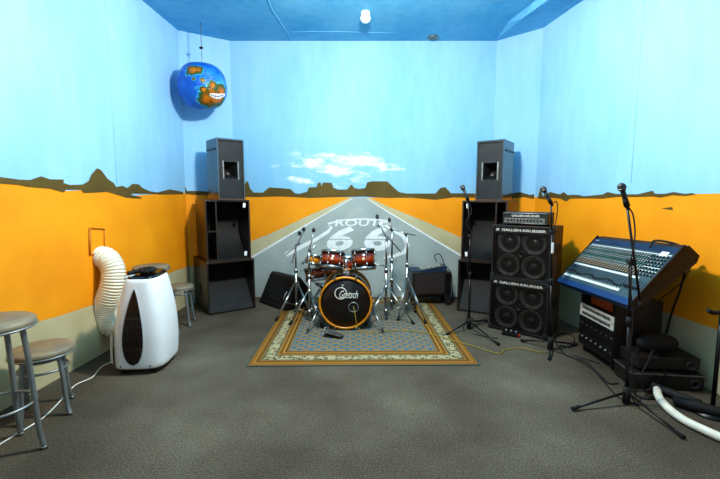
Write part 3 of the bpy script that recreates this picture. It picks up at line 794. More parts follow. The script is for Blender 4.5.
# ------------------------------------------------------------------ drums
def axis_T(c, d):   # matrix whose z axis is d
    d = V(d).normalized(); u, w = basis(d); R = Matrix((u, w, d)).transposed().to_4x4(); R.translation = V(c); return R
def bass_drum():
    R = .283; c = V((at(345.5, 303.5, 4.12).x, 4.12, RZ + R + .012)); D = .46
    t = thing('bass_drum', 'large bass drum with black head and amber hoop facing the room', 'drum', (c.x, c.y, 0)); z = c.z
    RX = Matrix.Translation((0, 0, z)) @ Matrix.Rotation(PI / 2, 4, 'X')   # local z -> -y (towards camera)
    bm = newbm(); lathe(bm, [(R - .012, -.02), (R - .008, -.02), (R - .008, -D), (R - .014, -D)], 64); o = obj('shell', bm, 'sunburst', t); o.matrix_local = RX
    sh = o
    for zz in (0, -D - .02):
        bm = newbm(); lathe(bm, [(R - .018, zz - .018), (R + .003, zz - .018), (R + .005, zz), (R + .003, zz + .02), (R - .018, zz + .02), (R - .018, zz - .018)], 64, RX); obj('hoop', bm, 'hoop_gold', t)
    bm = newbm(); lathe(bm, [(0, .006), (R - .02, .006), (R - .012, -.008), (R - .012, -.02), (0, -.02)], 64, RX); hd = obj('front_head', bm, 'drum_black', t)
    bm = newbm(); lathe(bm, [(0, 0), (R - .014, 0), (R - .014, .006), (0, .006)], 48, RX @ Matrix.Translation((0, 0, -D - .02))); obj('rear_head', bm, 'drum_white', t)
    bm = newbm()
    TX = Matrix.Rotation(PI / 2, 4, 'X')
    add_text(bm, text_verts('Gretsch', .20, .085, .012, .45), Matrix.Translation((.035, -.0075, z + .095)) @ TX)
    torus(bm, (0, 0, 0), .062, .006, Matrix.Translation((-.05, -.008, z + .105)) @ TX @ Matrix.Scale(.1, 4, V((0, 0, 1))), 32, 6)
    add_text(bm, text_verts('T', .035, .03, .0), Matrix.Translation((-.03, -.0075, z + .185)) @ TX)
    obj('logo_lettering', bm, 'lettering', hd)
    bm = newbm(); torus(bm, (0, 0, 0), .052, .006, Matrix.Translation((.085, -.010, z - .045)) @ TX, 32, 8); obj('port_ring', bm, 'steel', hd)
    bm = newbm(); lathe(bm, [(0, 0), (.05, 0)], 32, Matrix.Translation((.085, -.0078, z - .045)) @ TX); obj('port_hole', bm, 'void', hd)
    for k in range(8):
        a = PI / 8 + k * PI / 4; u = V((math.cos(a), 0, math.sin(a)))
        p = V((0, 0, z)) + u * (R + .016); bm = newbm(); cyl(bm, p + V((0, -.026, 0)), p + V((0, .12, 0)), .004, n=8)
        box(bm, p + V((0, -.02, 0)) - u * .006, (.022, .022, .022), bevel=.003); cyl(bm, p + V((0, .09, 0)) - u * .004, p + V((0, .15, 0)) - u * .004, .012, .009, n=10)
        obj('tension_lug', bm, 'chrome', t)
    for s in (-1, 1):
        bm = newbm(); a = V((s * (R - .01), .12, z - .04)); b = V((s * (R + .12), -.12, RZ + .008))
        cyl(bm, a, b, .008, n=10); cyl(bm, a - V((s * .005, 0, 0)), a + (b - a) * .12, .018, n=12); l_ = obj('leg', bm, 'chrome', t)
        bm = newbm(); cyl(bm, b + (a - b) * .12, b, .012, .007, n=10); obj('rubber_foot', bm, 'rubber', l_)
    # tom mount
    bm = newbm(); box(bm, (0, .2, z + R + .004), (.07, .09, .028), bevel=.006); cyl(bm, (0, .2, z + R + .01), (0, .2, z + R + .16), .013, n=12)
    cyl(bm, (-.10, .22, z + R + .14), (.10, .22, z + R + .14), .010, n=10); obj('tom_mount', bm, 'chrome', t)
    return c, R
BD, BR = bass_drum()
def tom(name, label, c, axis, r, h, group=None, lugs=6, badge=True, headm='drum_white', shell='sunburst'):
    T = axis_T(c, axis)
    t = thing(name, label, 'drum', c, 0, group); t.rotation_euler = T.to_euler()
    bm = newbm(); lathe(bm, [(r - .006, -h / 2), (r, -h / 2), (r, h / 2), (r - .006, h / 2)], 48); obj('shell', bm, shell, t)
    for s, nm in ((1, 'batter_head'), (-1, 'bottom_head')):
        bm = newbm(); zz = s * (h / 2 + .004); lathe(bm, [(0, zz), (r - .004, zz), (r + .004, zz - s * .006), (r + .004, zz - s * .012)], 40); obj(nm, bm, headm, t)
        bm = newbm(); zz = s * h / 2; lathe(bm, [(r + .002, zz - .016), (r + .011, zz - .014), (r + .009, zz + .0), (r + .011, zz + .014), (r + .002, zz + .016), (r + .002, zz - .016)], 48); obj('hoop', bm, 'chrome', t)
    for k in range(lugs):
        a = 2 * PI * (k + .5) / lugs; u = V((math.cos(a), math.sin(a), 0)); bm = newbm()
        cyl(bm, u * (r + .013) + V((0, 0, -h / 2 - .01)), u * (r + .013) + V((0, 0, h / 2 + .01)), .003, n=8)
        for s in (-1, 1): cyl(bm, u * (r + .008) + V((0, 0, s * h * .2)), u * (r + .008) + V((0, 0, s * h * .42)), .010, .007, n=10)
        obj('tension_lug', bm, 'chrome', t)
    if badge:
        # badge on the side that faces the room
        inv = T.to_3x3().inverted(); f = inv @ V((0, -1, 0)); f.z = 0; f.normalize(); bm = newbm()
        Tb = axis_T(f * (r + .002), f); lathe(bm, [(0, .003), (.014, .003), (.016, 0), (0, 0)], 8, Tb); obj('badge', bm, 'cream', t)
    return t
c1 = at(332.5, 260, 4.36); c2 = at(363.5, 259.5, 4.36)
tom('rack_tom', 'sunburst rack tom above the bass drum, left of the two', c1, (.10, .30, 1), .122, .17, 'rack toms on the bass drum')
tom('rack_tom', 'sunburst rack tom above the bass drum, right of the two, with pale badge', c2, (-.06, .22, 1), .122, .20, 'rack toms on the bass drum')
tom('floor_tom', 'sunburst drum half hidden in the gap between the two rack toms', at(347.5, 262, 4.9) + V((0, 0, -.02)), (0, .05, 1), .12, .17, None, 6, False)
c3 = at(321, 273, 4.80); tom('floor_tom', 'wide sunburst drum tilted below the left rack tom, behind the stands', c3, (-.16, .18, 1), .19, .14, None, 8, False)
c4 = at(314, 259.5, 4.52); tom('side_snare', 'small amber wooden snare with thick hoop left of the rack toms', c4, (.30, .15, 1), .078, .095, None, 6, False, 'cream', 'hoop_gold')
# stand carrying the snare and the wide drum
def rod(bm, a, b, r): cyl(bm, a, b, r, n=10)
def tripod(t, x, y, R, ztop, zlow, angs, r=.008, m='chrome', gz=RZ, foot=.016, brace=True):
    for a in angs:
        aa, rr = a if isinstance(a, tuple) else (a, R)
        u = V((math.cos(aa), math.sin(aa), 0)); bm = newbm(); s = V((-u.y, u.x, 0)) * .007; f = u * rr + V((0, 0, gz + .016)); top = u * .022 + V((0, 0, ztop))
        for k in (-1, 1): rod(bm, top + s * k, f + s * k, r * .55)
        mid = top.lerp(f, .55)
        if brace:
            for k in (-1, 1): rod(bm, u * .018 + s * k + V((0, 0, zlow)), mid + s * k, r * .42)
        cyl(bm, mid - s * 1.8, mid + s * 1.8, r * .7, n=8)
        l_ = obj('leg', bm, m, t); bm = newbm(); d = (f - top).normalized(); cyl(bm, f - d * .035, V((f.x, f.y, gz + .001)) + u * .012, foot * .7, foot, n=10); obj('rubber_foot', bm, 'rubber', l_)
def cym_stand(label, x, y, ztop, angs, booms, R=.32, lean=(0, 0), m='chrome', zc=.40, gz=RZ):
    t = thing('cymbal_stand', label, 'stand', (x, y, 0), 0, 'chrome cymbal stands around the drum kit')
    bm = newbm(); T = V((lean[0], lean[1], ztop)); b = V((0, 0, gz + .05)); zm = ztop * .62
    m1 = b.lerp(T, .6); rod(bm, b, m1, .0150); rod(bm, m1, T, .0115); obj('pole', bm, m, t)
    for k, zz in ((0, m1), (1, V((0, 0, zc))), (2, V((0, 0, .12)))):
        bm = newbm(); cyl(bm, zz - V((0, 0, .025)), zz + V((0, 0, .022)), .021, n=14); 
        if k == 0: cyl(bm, zz, zz + V((.05, -.01, 0)), .006, n=8); box(bm, zz + V((.055, -.01, 0)), (.012, .008, .03), bevel=.003)
        obj('collar', bm, m, t)
    tripod(t, 0, 0, R, zc, .12, angs, gz=gz)
    for a, b_, felt in booms:
        a = V(a); b_ = V(b_); bm = newbm(); rod(bm, a, b_, .0065); cyl(bm, a - V((0, .02, 0)), a + V((0, .02, 0)), .017, n=12); ar = obj('boom_arm', bm, m, t)
        if felt:
            d = (b_ - a).normalized() * .3 + V((0, 0, 1)); d.normalize(); bm = newbm(); rod(bm, b_, b_ + d * .045, .004); obj('spindle', bm, m, ar)
            bm = newbm(); cyl(bm, b_ + d * .012, b_ + d * .032, .020, n=14); cyl(bm, b_ + d * .036, b_ + d * .046, .021, n=14); cyl(bm, b_ + d * .046, b_ + d * .06, .010, .006, n=10); obj('felt_washer', bm, 'rubber', ar)
    return t
def rel(px, py, Y, x, y): p = at(px, py, Y); return (p.x - x, p.y - y, p.z)
# left pair
xa, ya = at(296.5, 300, 4.72).x, 4.72; zt = at(296, 244, 4.72).z
cym_stand('chrome cymbal stand farthest left, in front of the wedge monitor', xa, ya, zt, [(-2.15, .34), (-.75, .30), (1.0, .24)],
    [(rel(296, 246, 4.72, xa, ya), rel(303.5, 232, 4.62, xa, ya), True), (rel(292, 262, 4.70, xa, ya), rel(299.5, 236, 4.62, xa, ya), True), (rel(299, 244, 4.7, xa, ya), rel(286.5, 254, 4.7, xa, ya), False)], lean=(0, 0))
xb, yb = at(309.5, 300, 4.42).x, 4.42; zt = at(309, 249, 4.42).z
cym_stand('chrome cymbal stand left of the bass drum, nearest the amber snare', xb, yb, zt, [(-2.55, .24), (-.95, .27), 1.3],
    [(rel(309.5, 250, 4.42, xb, yb), rel(313.5, 233, 4.42, xb, yb), True), (rel(303, 263, 4.42, xb, yb), rel(316, 244, 4.42, xb, yb), False)], R=.25, zc=.36)
# right group
xc_, yc_ = at(386, 300, 4.45).x, 4.45; zt = at(386.5, 239, 4.45).z
cym_stand('chrome cymbal stand just right of the bass drum with arm leaning left', xc_, yc_, zt, [(-2.45, .30), (-.45, .33), 1.5],
    [(rel(387, 239.5, 4.45, xc_, yc_), rel(377.5, 219.5, 4.45, xc_, yc_), True), (rel(378, 226, 4.45, xc_, yc_), rel(401, 252, 4.5, xc_, yc_), False), (rel(386, 266, 4.45, xc_, yc_), rel(375, 264, 4.40, xc_, yc_), False)])
xd, yd = at(391.5, 300, 4.85).x, 4.85; zt = at(391.5, 229, 4.85).z
cym_stand('tall straight chrome cymbal stand in the middle of the right group', xd, yd, zt, [(-2.9, .3), (-.3, .3), 1.4],
    [(rel(391.5, 229.5, 4.85, xd, yd), rel(389.5, 222.5, 4.85, xd, yd), True), (rel(391, 229.5, 4.85, xd, yd), rel(415.5, 235.5, 4.8, xd, yd), False)])
xe, ye = at(406.5, 300, 4.72).x, 4.72; zt = at(406, 234, 4.72).z
cym_stand('chrome cymbal stand farthest right, beside the small combo amplifier', xe, ye, zt, [(-1.15, .42), (-2.0, .30), (1.0, .26)],
    [], R=.3, zc=.46)
bm = newbm(); p = at(406, 233, 4.72); lathe(bm, [(0, 0), (.012, 0), (.02, .03), (.024, .034), (.022, .04), (0, .04)], 14, Matrix.Translation((p.x, p.y, p.z - .038)))
o = obj('pole_socket', bm, 'steel'); o.parent = [q for q in bpy.data.objects if q.name.startswith('cymbal_stand')][-1]; o.location = (-xe, -ye, 0)
# snare stand
xs, ys = c3.x, c3.y
t = thing('snare_stand', 'short chrome tripod stand holding the wide tilted drum', 'stand', (xs, ys, 0)); bm = newbm(); rod(bm, (0, 0, .06), (0, 0, c3.z - .13), .011); obj('pole', bm, 'chrome', t)
tripod(t, 0, 0, .2, .30, .10, [-2.4, 1.0, 2.9])
for k in range(3):
    a = .4 + k * 2.094; bm = newbm(); tube(bm, [(0, 0, c3.z - .135), (math.cos(a) * .12, math.sin(a) * .12, c3.z - .13), (math.cos(a) * .17, math.sin(a) * .17, c3.z - .09)], .007, n=8); obj('basket_arm', bm, 'chrome', t)
xs, ys = at(347.5, 262, 4.9).x, 4.9
t = thing('tom_stand', 'chrome stand behind the bass drum carrying the half hidden drum', 'stand', (xs, ys, 0)); bm = newbm(); rod(bm, (0, 0, .06), (0, 0, .70), .012); obj('pole', bm, 'chrome', t); tripod(t, 0, 0, .25, .34, .10, [-1.6, .5, 2.6])
# hi-hat / bass pedal in front left of the bass drum
def pedal(x, y, rz):
    t = thing('foot_pedal', 'black metal foot pedal lying on the rug in front of the bass drum', 'pedal', (x, y, RZ), rz)
    bm = newbm(); box(bm, (0, 0, .008), (.09, .20, .012), bevel=.003); obj('base_plate', bm, 'black_metal', t)
    bm = newbm(); box(bm, (0, -.01, .035), (.075, .18, .012), Matrix.Rotation(.14, 3, 'X'), bevel=.003); obj('footboard', bm, 'steel', t)
    bm = newbm(); rod(bm, (-.04, .08, .01), (-.04, .08, .09), .006); rod(bm, (.04, .08, .01), (.04, .08, .09), .006); rod(bm, (-.045, .08, .09), (.045, .08, .09), .006); obj('frame', bm, 'steel', t)
p = fl(334, 335); pedal(p.x, p.y - .08, 1.2)

# microphone poking towards the drum on its left
bm = newbm(); a = at(317, 284, 4.2); b = at(324, 289, 4.2); cyl(bm, a, b, .014, .011, n=12); lathe(bm, [(0, -.02), (.014, -.016), (.019, 0), (.016, .012)], 14, axis_T(a, b - a))
tube(bm, [b, b + V((.02, .02, -.05)), V((b.x + .0, b.y + .02, .1)), V((b.x - .03, b.y, RZ + .01))], .004, n=6)
single('drum_microphone', bm, 'black_metal', 'short black microphone pointing at the upper left of the bass drum', 'microphone')

# ------------------------------------------------------------------ wedge monitor and combo behind the kit
def wedge():
    A_ = V((-1.38, 5.26, 0)); B_ = V((-.93, 4.80, 0)); d1 = (B_ - A_).normalized(); d2 = V((-d1.y, d1.x, 0))   # d2 points back-right
    t = thing('wedge_monitor', 'black wedge floor monitor behind the left cymbal stands', 'speaker', A_ + V((0, 0, .012)))
    Lw = (B_ - A_).length; prof = [(0, 0), (.19, .38), (.24, .40), (.40, .20), (.36, 0)]
    bm = newbm(); prism(bm, [d2 * s + V((0, 0, z)) for s, z in prof], d1 * Lw)
    bmesh.ops.bevel(bm, geom=list(bm.edges), offset=.012, segments=2, affect='EDGES'); obj('cabinet', bm, 'black_paint', t)
    bm = newbm(); n_ = V((0, 0, 0)) - d2
    P = lambda u, z: d1 * (Lw * u) + d2 * (.19 * z / .38) - d2 * .006 + V((0, 0, z))
    a = [P(.22, .08), P(.78, .08), P(.78, .29), P(.22, .29)]; prism(bm, a, -d2 * .004); o = obj('rear_panel', bm, 'void', t)
    bm = newbm(); tube(bm, [P(.84, .11) - d2 * .004, P(.845, .16) - d2 * .02, P(.84, .22) - d2 * .004], .008, n=8); obj('handle', bm, 'steel', t)
    # baffle grille on the sloped side
    bm = newbm(); g = lambda u, k: d1 * (Lw * u) + d2 * (.25 + .14 * k) + V((0, 0, .385 - .17 * k + .010)); prism(bm, [g(.06, .05), g(.94, .05), g(.94, .95), g(.06, .95)], V((0, 0, .006))); obj('grille', bm, 'rubber', t)
wedge()
def combo():
    x0, x1 = at(412, 285, 5.08).x, at(452, 285, 5.08).x; w = x1 - x0; z0, z1 = .145, at(430, 272.5, 5.08).z
    t = thing('combo_amplifier', 'dark brown combo amplifier on short legs behind the right cymbal stands', 'amplifier', ((x0 + x1) / 2, 5.08, 0), math.radians(5)); d = .30; h = z1 - z0
    bm = newbm(); box(bm, (0, d / 2 + .01, z0 + h / 2), (w, d, h), bevel=.008); obj('cabinet', bm, 'black_side', t)
    bm = newbm(); box(bm, (-.03, .003, z0 + h / 2), (w - .13, .014, h - .05), bevel=.004); obj('grille', bm, mat('brown_grille_cloth', '2b211d', '362a25', .8, scale=60), t)
    bm = newbm(); box(bm, (w / 2 - .045, .004, z0 + h / 2), (.06, .012, h - .05)); obj('control_panel', bm, 'black_metal', t)
    for sx in (-1, 1):
        for yy in (.03, d - .02):
            bm = newbm(); box(bm, (sx * (w / 2 - .035), yy, z0 / 2 + .002), (.05, .035, z0 - .004), bevel=.003); obj('leg', bm, 'black_paint', t)
    bm = newbm(); box(bm, (0, d - .01, .07), (w - .1, .02, .03)); obj('stretcher', bm, 'black_paint', t)
    t = thing('small_mixer', 'small sloped silver mixer lying on the dark combo amplifier', 'mixer', ((x0 + x1) / 2, 5.08, z1 + .001), math.radians(5))
    bm = newbm(); prism(bm, [(-.26, .04, 0), (-.26, .27, 0), (-.26, .27, .03), (-.26, .04, .012)], (.34, 0, 0)); prism(bm, [(-.15, .03, .0), (.20, .03, .0), (.20, .03, .075), (-.15, .03, .018)], (0, .22, 0)); obj('body', bm, 'dark_blue', t)
    bm = newbm(); prism(bm, [(-.15, .028, .022), (.16, .028, .073), (.16, .028, .079), (-.15, .028, .027)], (0, .22, 0)); tp = obj('top_panel', bm, 'steel', t)
    for i in range(6):
        for j in range(3):
            bm = newbm(); x = -.11 + i * .045; z = .026 + (x + .15) * .165; cyl(bm, (x, .07 + j * .06, z), (x, .07 + j * .06, z + .014), .008, n=8); obj('knob', bm, 'lettering', tp)
    bm = newbm(); q = V(((x0 + x1) / 2, 5.08, z1)); tube(bm, [q + V(p) for p in ((.10, .2, .10), (.06, .18, .19), (.12, .17, .22), (.17, .2, .15), (.21, .22, .06), (.30, .24, -.05), (.33, .28, -.25), (.33, .2, -z1 + .008))], .006, n=8)
    single('amplifier_cable', bm, 'rubber', 'black cable looping off the small mixer on the combo amplifier', 'cable')
combo()

# ------------------------------------------------------------------ microphone stands
def mic_stand(label, x, y, pole_top, feet, mic_tip, clip, tail=None, gz=0.0, zc=.28, ant=False):
    """all coordinates in world; feet = ends of the tripod legs on the ground"""
    t = thing('microphone_stand', label, 'microphone stand', (x, y, 0), 0, 'black tripod microphone stands'); o0 = V((x, y, 0)); L = lambda p: V(p) - o0
    pt = L(pole_top); bm = newbm(); b = V((0, 0, gz + .03)); m1 = b.lerp(pt, .58); rod(bm, b, m1, .0115); rod(bm, m1, pt, .0085); obj('pole', bm, 'black_metal', t)
    bm = newbm(); cyl(bm, m1 - V((0, 0, .03)), m1 + V((0, 0, .03)), .018, n=12); obj('clutch', bm, 'rubber', t)
    bm = newbm(); cyl(bm, (0, 0, gz + .01), (0, 0, gz + .13), .026, .022, n=16); cyl(bm, (0, 0, gz + .12), (.045, -.02, gz + .12), .008, n=8); hub = obj('tripod_hub', bm, 'rubber', t)
    for f in feet:
        f = L(f); f.z = gz + .016; bm = newbm(); u = V((f.x, f.y, 0)).normalized(); rod(bm, u * .015 + V((0, 0, gz + .085)), f, .008)
        l_ = obj('leg', bm, 'black_metal', t); bm = newbm(); d = (f - V((0, 0, gz + .085))).normalized(); cyl(bm, f - d * .06, f, .011, .0135, n=10); obj('rubber_foot', bm, 'rubber', l_)
    bm = newbm(); cyl(bm, pt - V((0, .022, 0)), pt + V((0, .022, 0)), .02, n=14); cyl(bm, pt, pt + V((.04, 0, .01)), .007, n=8); obj('boom_joint', bm, 'rubber', t)
    cl = L(clip); bm = newbm(); st = L(tail) if tail else pt; rod(bm, st, cl, .0078); ar = obj('boom_arm', bm, 'black_metal', t)
    if tail:
        bm = newbm(); d = (cl - st).normalized(); cyl(bm, st - d * .01, st + d * .05, .013, n=12); obj('counterweight', bm, 'rubber', ar)
    mt_ = L(mic_tip); d = (mt_ - cl).normalized(); bm = newbm(); cyl(bm, cl - d * .0, cl + d * .06, .019, .016, n=14); obj('microphone_clip', bm, 'rubber', t)
    # the microphone rests in the clip: a thing of its own
    m_ = thing('microphone', None, 'microphone', V(clip) + d * 0, 0, 'handheld microphones in stand clips')
    bm = newbm(); cyl(bm, d * -.03, d * (.115), .0105, .0155, n=16); obj('body', bm, 'black_metal', m_)
    bm = newbm(); T = axis_T(d * .115, d); lathe(bm, [(.015, 0), (.0235, .012), (.026, .026), (.0235, .042), (.014, .053), (0, .056)], 20, T); hd = obj('grille', bm, 'dust', m_)
    bm = newbm(); torus(bm, (0, 0, .026), .0258, .0025, T, 24, 6); obj('grille_band', bm, 'steel', hd)
    return t, m_
# near stand in front of the mixing desk
b3 = fl(626, 404); yy = b3.y
t3, m3 = mic_stand('tall black microphone stand in front of the mixing desk, nearest the camera', b3.x, b3.y, at(631, 262, yy), [fl(572, 411), fl(684, 440), fl(650, 392)], at(622.5, 190, yy - .03), at(627, 206, yy), at(641, 308, yy + .03))
m3['label'] = 'black ball-head microphone in the clip of the stand before the mixing desk'
b1 = fl(469, 329); t1, m1_ = mic_stand('black microphone stand on the rug edge before the right speaker stack', b1.x, b1.y, at(470, 236, b1.y), [fl(446, 336), fl(499, 346), fl(487, 322)], at(462.5, 187, b1.y), at(468, 200, b1.y), None, gz=0)
m1_['label'] = 'microphone tilted left on the stand before the right speaker stack'
b2 = fl(550, 350); t2, m2 = mic_stand('black microphone stand standing in front of the bass cabinets', b2.x, b2.y, at(552, 232, b2.y), [fl(521, 342), fl(549, 361), fl(576, 346)], at(544, 190, b2.y), at(551, 203, b2.y), None)
m2['label'] = 'microphone tilted left on the stand before the bass cabinets'
bm = newbm(); p = at(552.5, 248, b2.y - .025); box(bm, p, (.02, .012, .10), bevel=.003); o = obj('white_tag', bm, 'white_plastic', t2); o.location = (-b2.x, -b2.y, 0)
# cables hanging off the microphones
def cable(name, label, pts, r=.0045, m='rubber', n=8, group=None):
    bm = newbm(); tube(bm, pts, r, n=n); return single(name, bm, m, label, 'cable', group)
Y1, Y2, Y3 = b1.y, b2.y, b3.y
cable('microphone_cable', 'black cable hanging beside the stand before the right speaker stack', [at(469, 203, Y1), at(471.5, 212, Y1 - .03), at(466, 222, Y1 - .03), at(472, 236, Y1 - .03), at(467, 262, Y1 - .03), at(471, 290, Y1 - .03), at(467.5, 315, Y1 - .02), fl(464, 331) + V((0, 0, .006)), fl(480, 336) + V((0, 0, .006)), fl(498, 339) + V((0, 0, .006))])
cable('microphone_cable', 'black cable looping from the microphone before the bass cabinets', [at(552, 204, Y2), at(557, 202, Y2 - .02), at(557, 215, Y2 - .02), at(554, 232, Y2 - .03), at(556, 260, Y2 - .03), at(551, 300, Y2 - .03), at(554, 335, Y2 - .03), fl(562, 352) + V((0, 0, .006)), fl(580, 358) + V((0, 0, .006)), fl(600, 364) + V((0, 0, .006))])
cable('microphone_cable', 'black cable bowed out from the microphone before the mixing desk', [at(628.5, 207, Y3), at(633, 215, Y3 - .02), at(635, 232, Y3 - .02), at(633, 250, Y3 - .03), at(629, 275, Y3 - .03), at(633, 320, Y3 - .03), at(628, 370, Y3 - .03), fl(634, 402) + V((0, 0, .006)), fl(650, 398) + V((0, 0, .006)), fl(668, 396) + V((0, 0, .006))])

# ------------------------------------------------------------------ mixing desk on its rack
def desk():
    # ends of the long axis: far end (left in view) and near end (right in view)
    Ff = V((1.913, 3.752, .632)); Fn = V((1.946, 2.777, .659)); Bf = V((2.273, 3.776, 1.033)); Bn = V((2.306, 2.800, 1.060))
    ex = (Fn - Ff).normalized(); up = (Bf - Ff); up = (up - ex * up.dot(ex)); D = up.length; up.normalize(); nz = ex.cross(up)
    if nz.z < 0: nz = -nz
    Wd = ((Fn - Ff).length + (Bn - Bf).length) / 2
    t = thing('mixing_desk', 'large blue mixing desk tilted on the rack beside the right wall', 'mixing desk', Ff)
    R = Matrix((ex, up, nz)).transposed().to_4x4(); R.translation = Ff; t.matrix_world = R
    # body wedge in desk axes: x along, y up the slope, z out of the face
    bm = newbm(); prism(bm, [(0, 0, 0), (0, 0, -.055), (0, .10, -.085), (0, D, -.15), (0, D + .05, -.13), (0, D + .05, -.02), (0, D, 0)], (Wd, 0, 0)); obj('chassis', bm, 'black_paint', t)
    bm = newbm(); prism(bm, [(0, -.014, .006), (0, -.02, -.05), (0, .0, -.05), (0, .040, .006)], (Wd, 0, 0)); obj('arm_rest', bm, 'blue_desk', t)
    bm = newbm(); box(bm, (Wd / 2, D - .028, .004), (Wd, .056, .010)); hp = obj('meter_bridge', bm, mat('bridge_navy', '15263f', '1c3150', .4), t)
    bm = newbm(); box(bm, (Wd / 2, D / 2, .0025), (Wd - .004, D, .006)); pn = obj('channel_panel', bm, 'dark_panel', t)
    for x in (0, Wd): bm = newbm(); box(bm, (x, D / 2 + .01, -.01), (.014, D + .04, .05), bevel=.003); obj('side_cheek', bm, 'black_metal', t)
    y_f0, y_f1 = .11, .215
    def pale(y, h, x0=.02, x1=Wd - .02):
        bm = newbm(); box(bm, ((x0 + x1) / 2, y, .0065), (x1 - x0, h, .003)); obj('label_strip', bm, 'pale_strip', pn)
    pale(.083, .022, .02, Wd * .80); pale(.225, .018, .02, Wd - .12); pale(.30, .006); pale(.335, .006); pale(D - .078, .007)
    nch = 28; dx = (Wd * .80) / nch; kn = {'knob_white': newbm(), 'knob_green': newbm(), 'knob_tan': newbm(), 'rubber': newbm(), 'void': newbm()}
    for i in range(nch):
        x = .03 + i * dx
        box(kn['void'], (x, .155, .0063), (.004, .10, .002))
        box(kn['rubber'], (x, .130 + .012 * math.sin(i * .7) + random.random() * .008, .011), (dx * .45, .012, .008))
        box(kn['knob_white'], (x, .10, .009), (dx * .4, .006, .005))
        rows = 12
        for j in range(rows):
            y = .25 + (D - .35) * j / (rows - 1); m = ('knob_tan' if j < 3 else 'knob_green' if j in (5, 6, 9) else 'knob_white')
            cyl(kn['rubber'], (x, y, .006), (x, y, .014), dx * .30, n=6); cyl(kn[m], (x, y, .014), (x, y, .019), dx * .2, n=6)
    x0 = Wd * .83
    for i in range(5):
        for j in range(9):
            x = x0 + i * .032; y = .26 + j * .030
            if j > 6: continue
            
            cyl(kn['rubber'], (x, y, .006), (x, y, .016), .009, n=8); cyl(kn['knob_white' if (i + j) % 3 else 'knob_green'], (x, y, .016), (x, y, .02), .005, n=6)
    for i in range(6):
        x = x0 + i * .027; box(kn['void'], (x, .155, .0063), (.004, .10, .002)); box(kn['rubber'], (x, .13, .012), (.012, .018, .012))
    for k, nm in (('knob_white', 'fader_caps'), ('knob_green', 'green_knob_caps'), ('knob_tan', 'tan_knob_caps'), ('rubber', 'knob_skirts'), ('void', 'fader_slots')):
        o = obj(nm, kn[k], k, pn); o['kind'] = 'stuff'
    bm = newbm(); box(bm, (Wd - .09, D - .075, .012), (.07, .045, .006), bevel=.002); obj('paper_label', bm, 'white_plastic', t)
    bm = newbm(); add_text(bm, text_verts('YAMAHA', .055, .011, .02), Matrix.Translation((.05, D - .025, .0098))); obj('brand_lettering', bm, 'lettering', hp, False)
    return R, Wd, D
DR, DW, DD = desk()
def rack():
    # open rack frame, front facing the middle of the room
    x0 = 2.06; y0, y1 = 3.10, 3.60; d = .38; zt = .60
    t = thing('equipment_rack', 'black open equipment rack on casters carrying the mixing desk', 'rack', (x0, (y0 + y1) / 2, 0)); ym = (y0 + y1) / 2; w = y1 - y0
    bm = newbm()
    for s in (-1, 1):
        bm = newbm(); box(bm, (d / 2, s * (w / 2 - .012), .33), (d, .022, .50), bevel=.003); obj('side_panel', bm, 'black_paint', t)
    for s in (-1, 1):
        bm = newbm(); box(bm, (.008, s * (w / 2 - .03), .335), (.014, .03, .50)); obj('mounting_rail', bm, 'black_metal', t)
    bm = newbm(); box(bm, (d / 2, 0, .085), (d, w, .022), bevel=.003); obj('bottom_panel', bm, 'black_paint', t)
    bm = newbm(); box(bm, (d / 2, 0, .585), (d, w, .02), bevel=.003); obj('top_panel', bm, 'black_paint', t)
    bm = newbm(); prism(bm, [(.0, -w / 2 + .01, .595), (.26, -w / 2 + .01, .595), (.26, -w / 2 + .01, .80), (.0, -w / 2 + .01, .69)], (0, .02, 0)); prism(bm, [(.0, w / 2 - .03, .595), (.26, w / 2 - .03, .595), (.26, w / 2 - .03, .80), (.0, w / 2 - .03, .69)], (0, .02, 0)); obj('desk_bracket', bm, 'black_paint', t)
    for sx in (.05, d - .05):
        for s in (-1, 1):
            bm = newbm(); y = s * (w / 2 - .05); cyl(bm, (sx, y - .012, .032), (sx, y + .012, .032), .031, n=20); c_ = obj('caster', bm, 'rubber', t)
            bm = newbm(); box(bm, (sx, y - .017, .05), (.03, .004, .04)); box(bm, (sx, y + .017, .05), (.03, .004, .04)); box(bm, (sx, y, .071), (.055, .05, .006)); cyl(bm, (sx, y - .02, .032), (sx, y + .02, .032), .008, n=10); obj('fork', bm, 'chrome', c_)
    return t, x0, ym, w
rk, RX0, RYM, RW = rack()
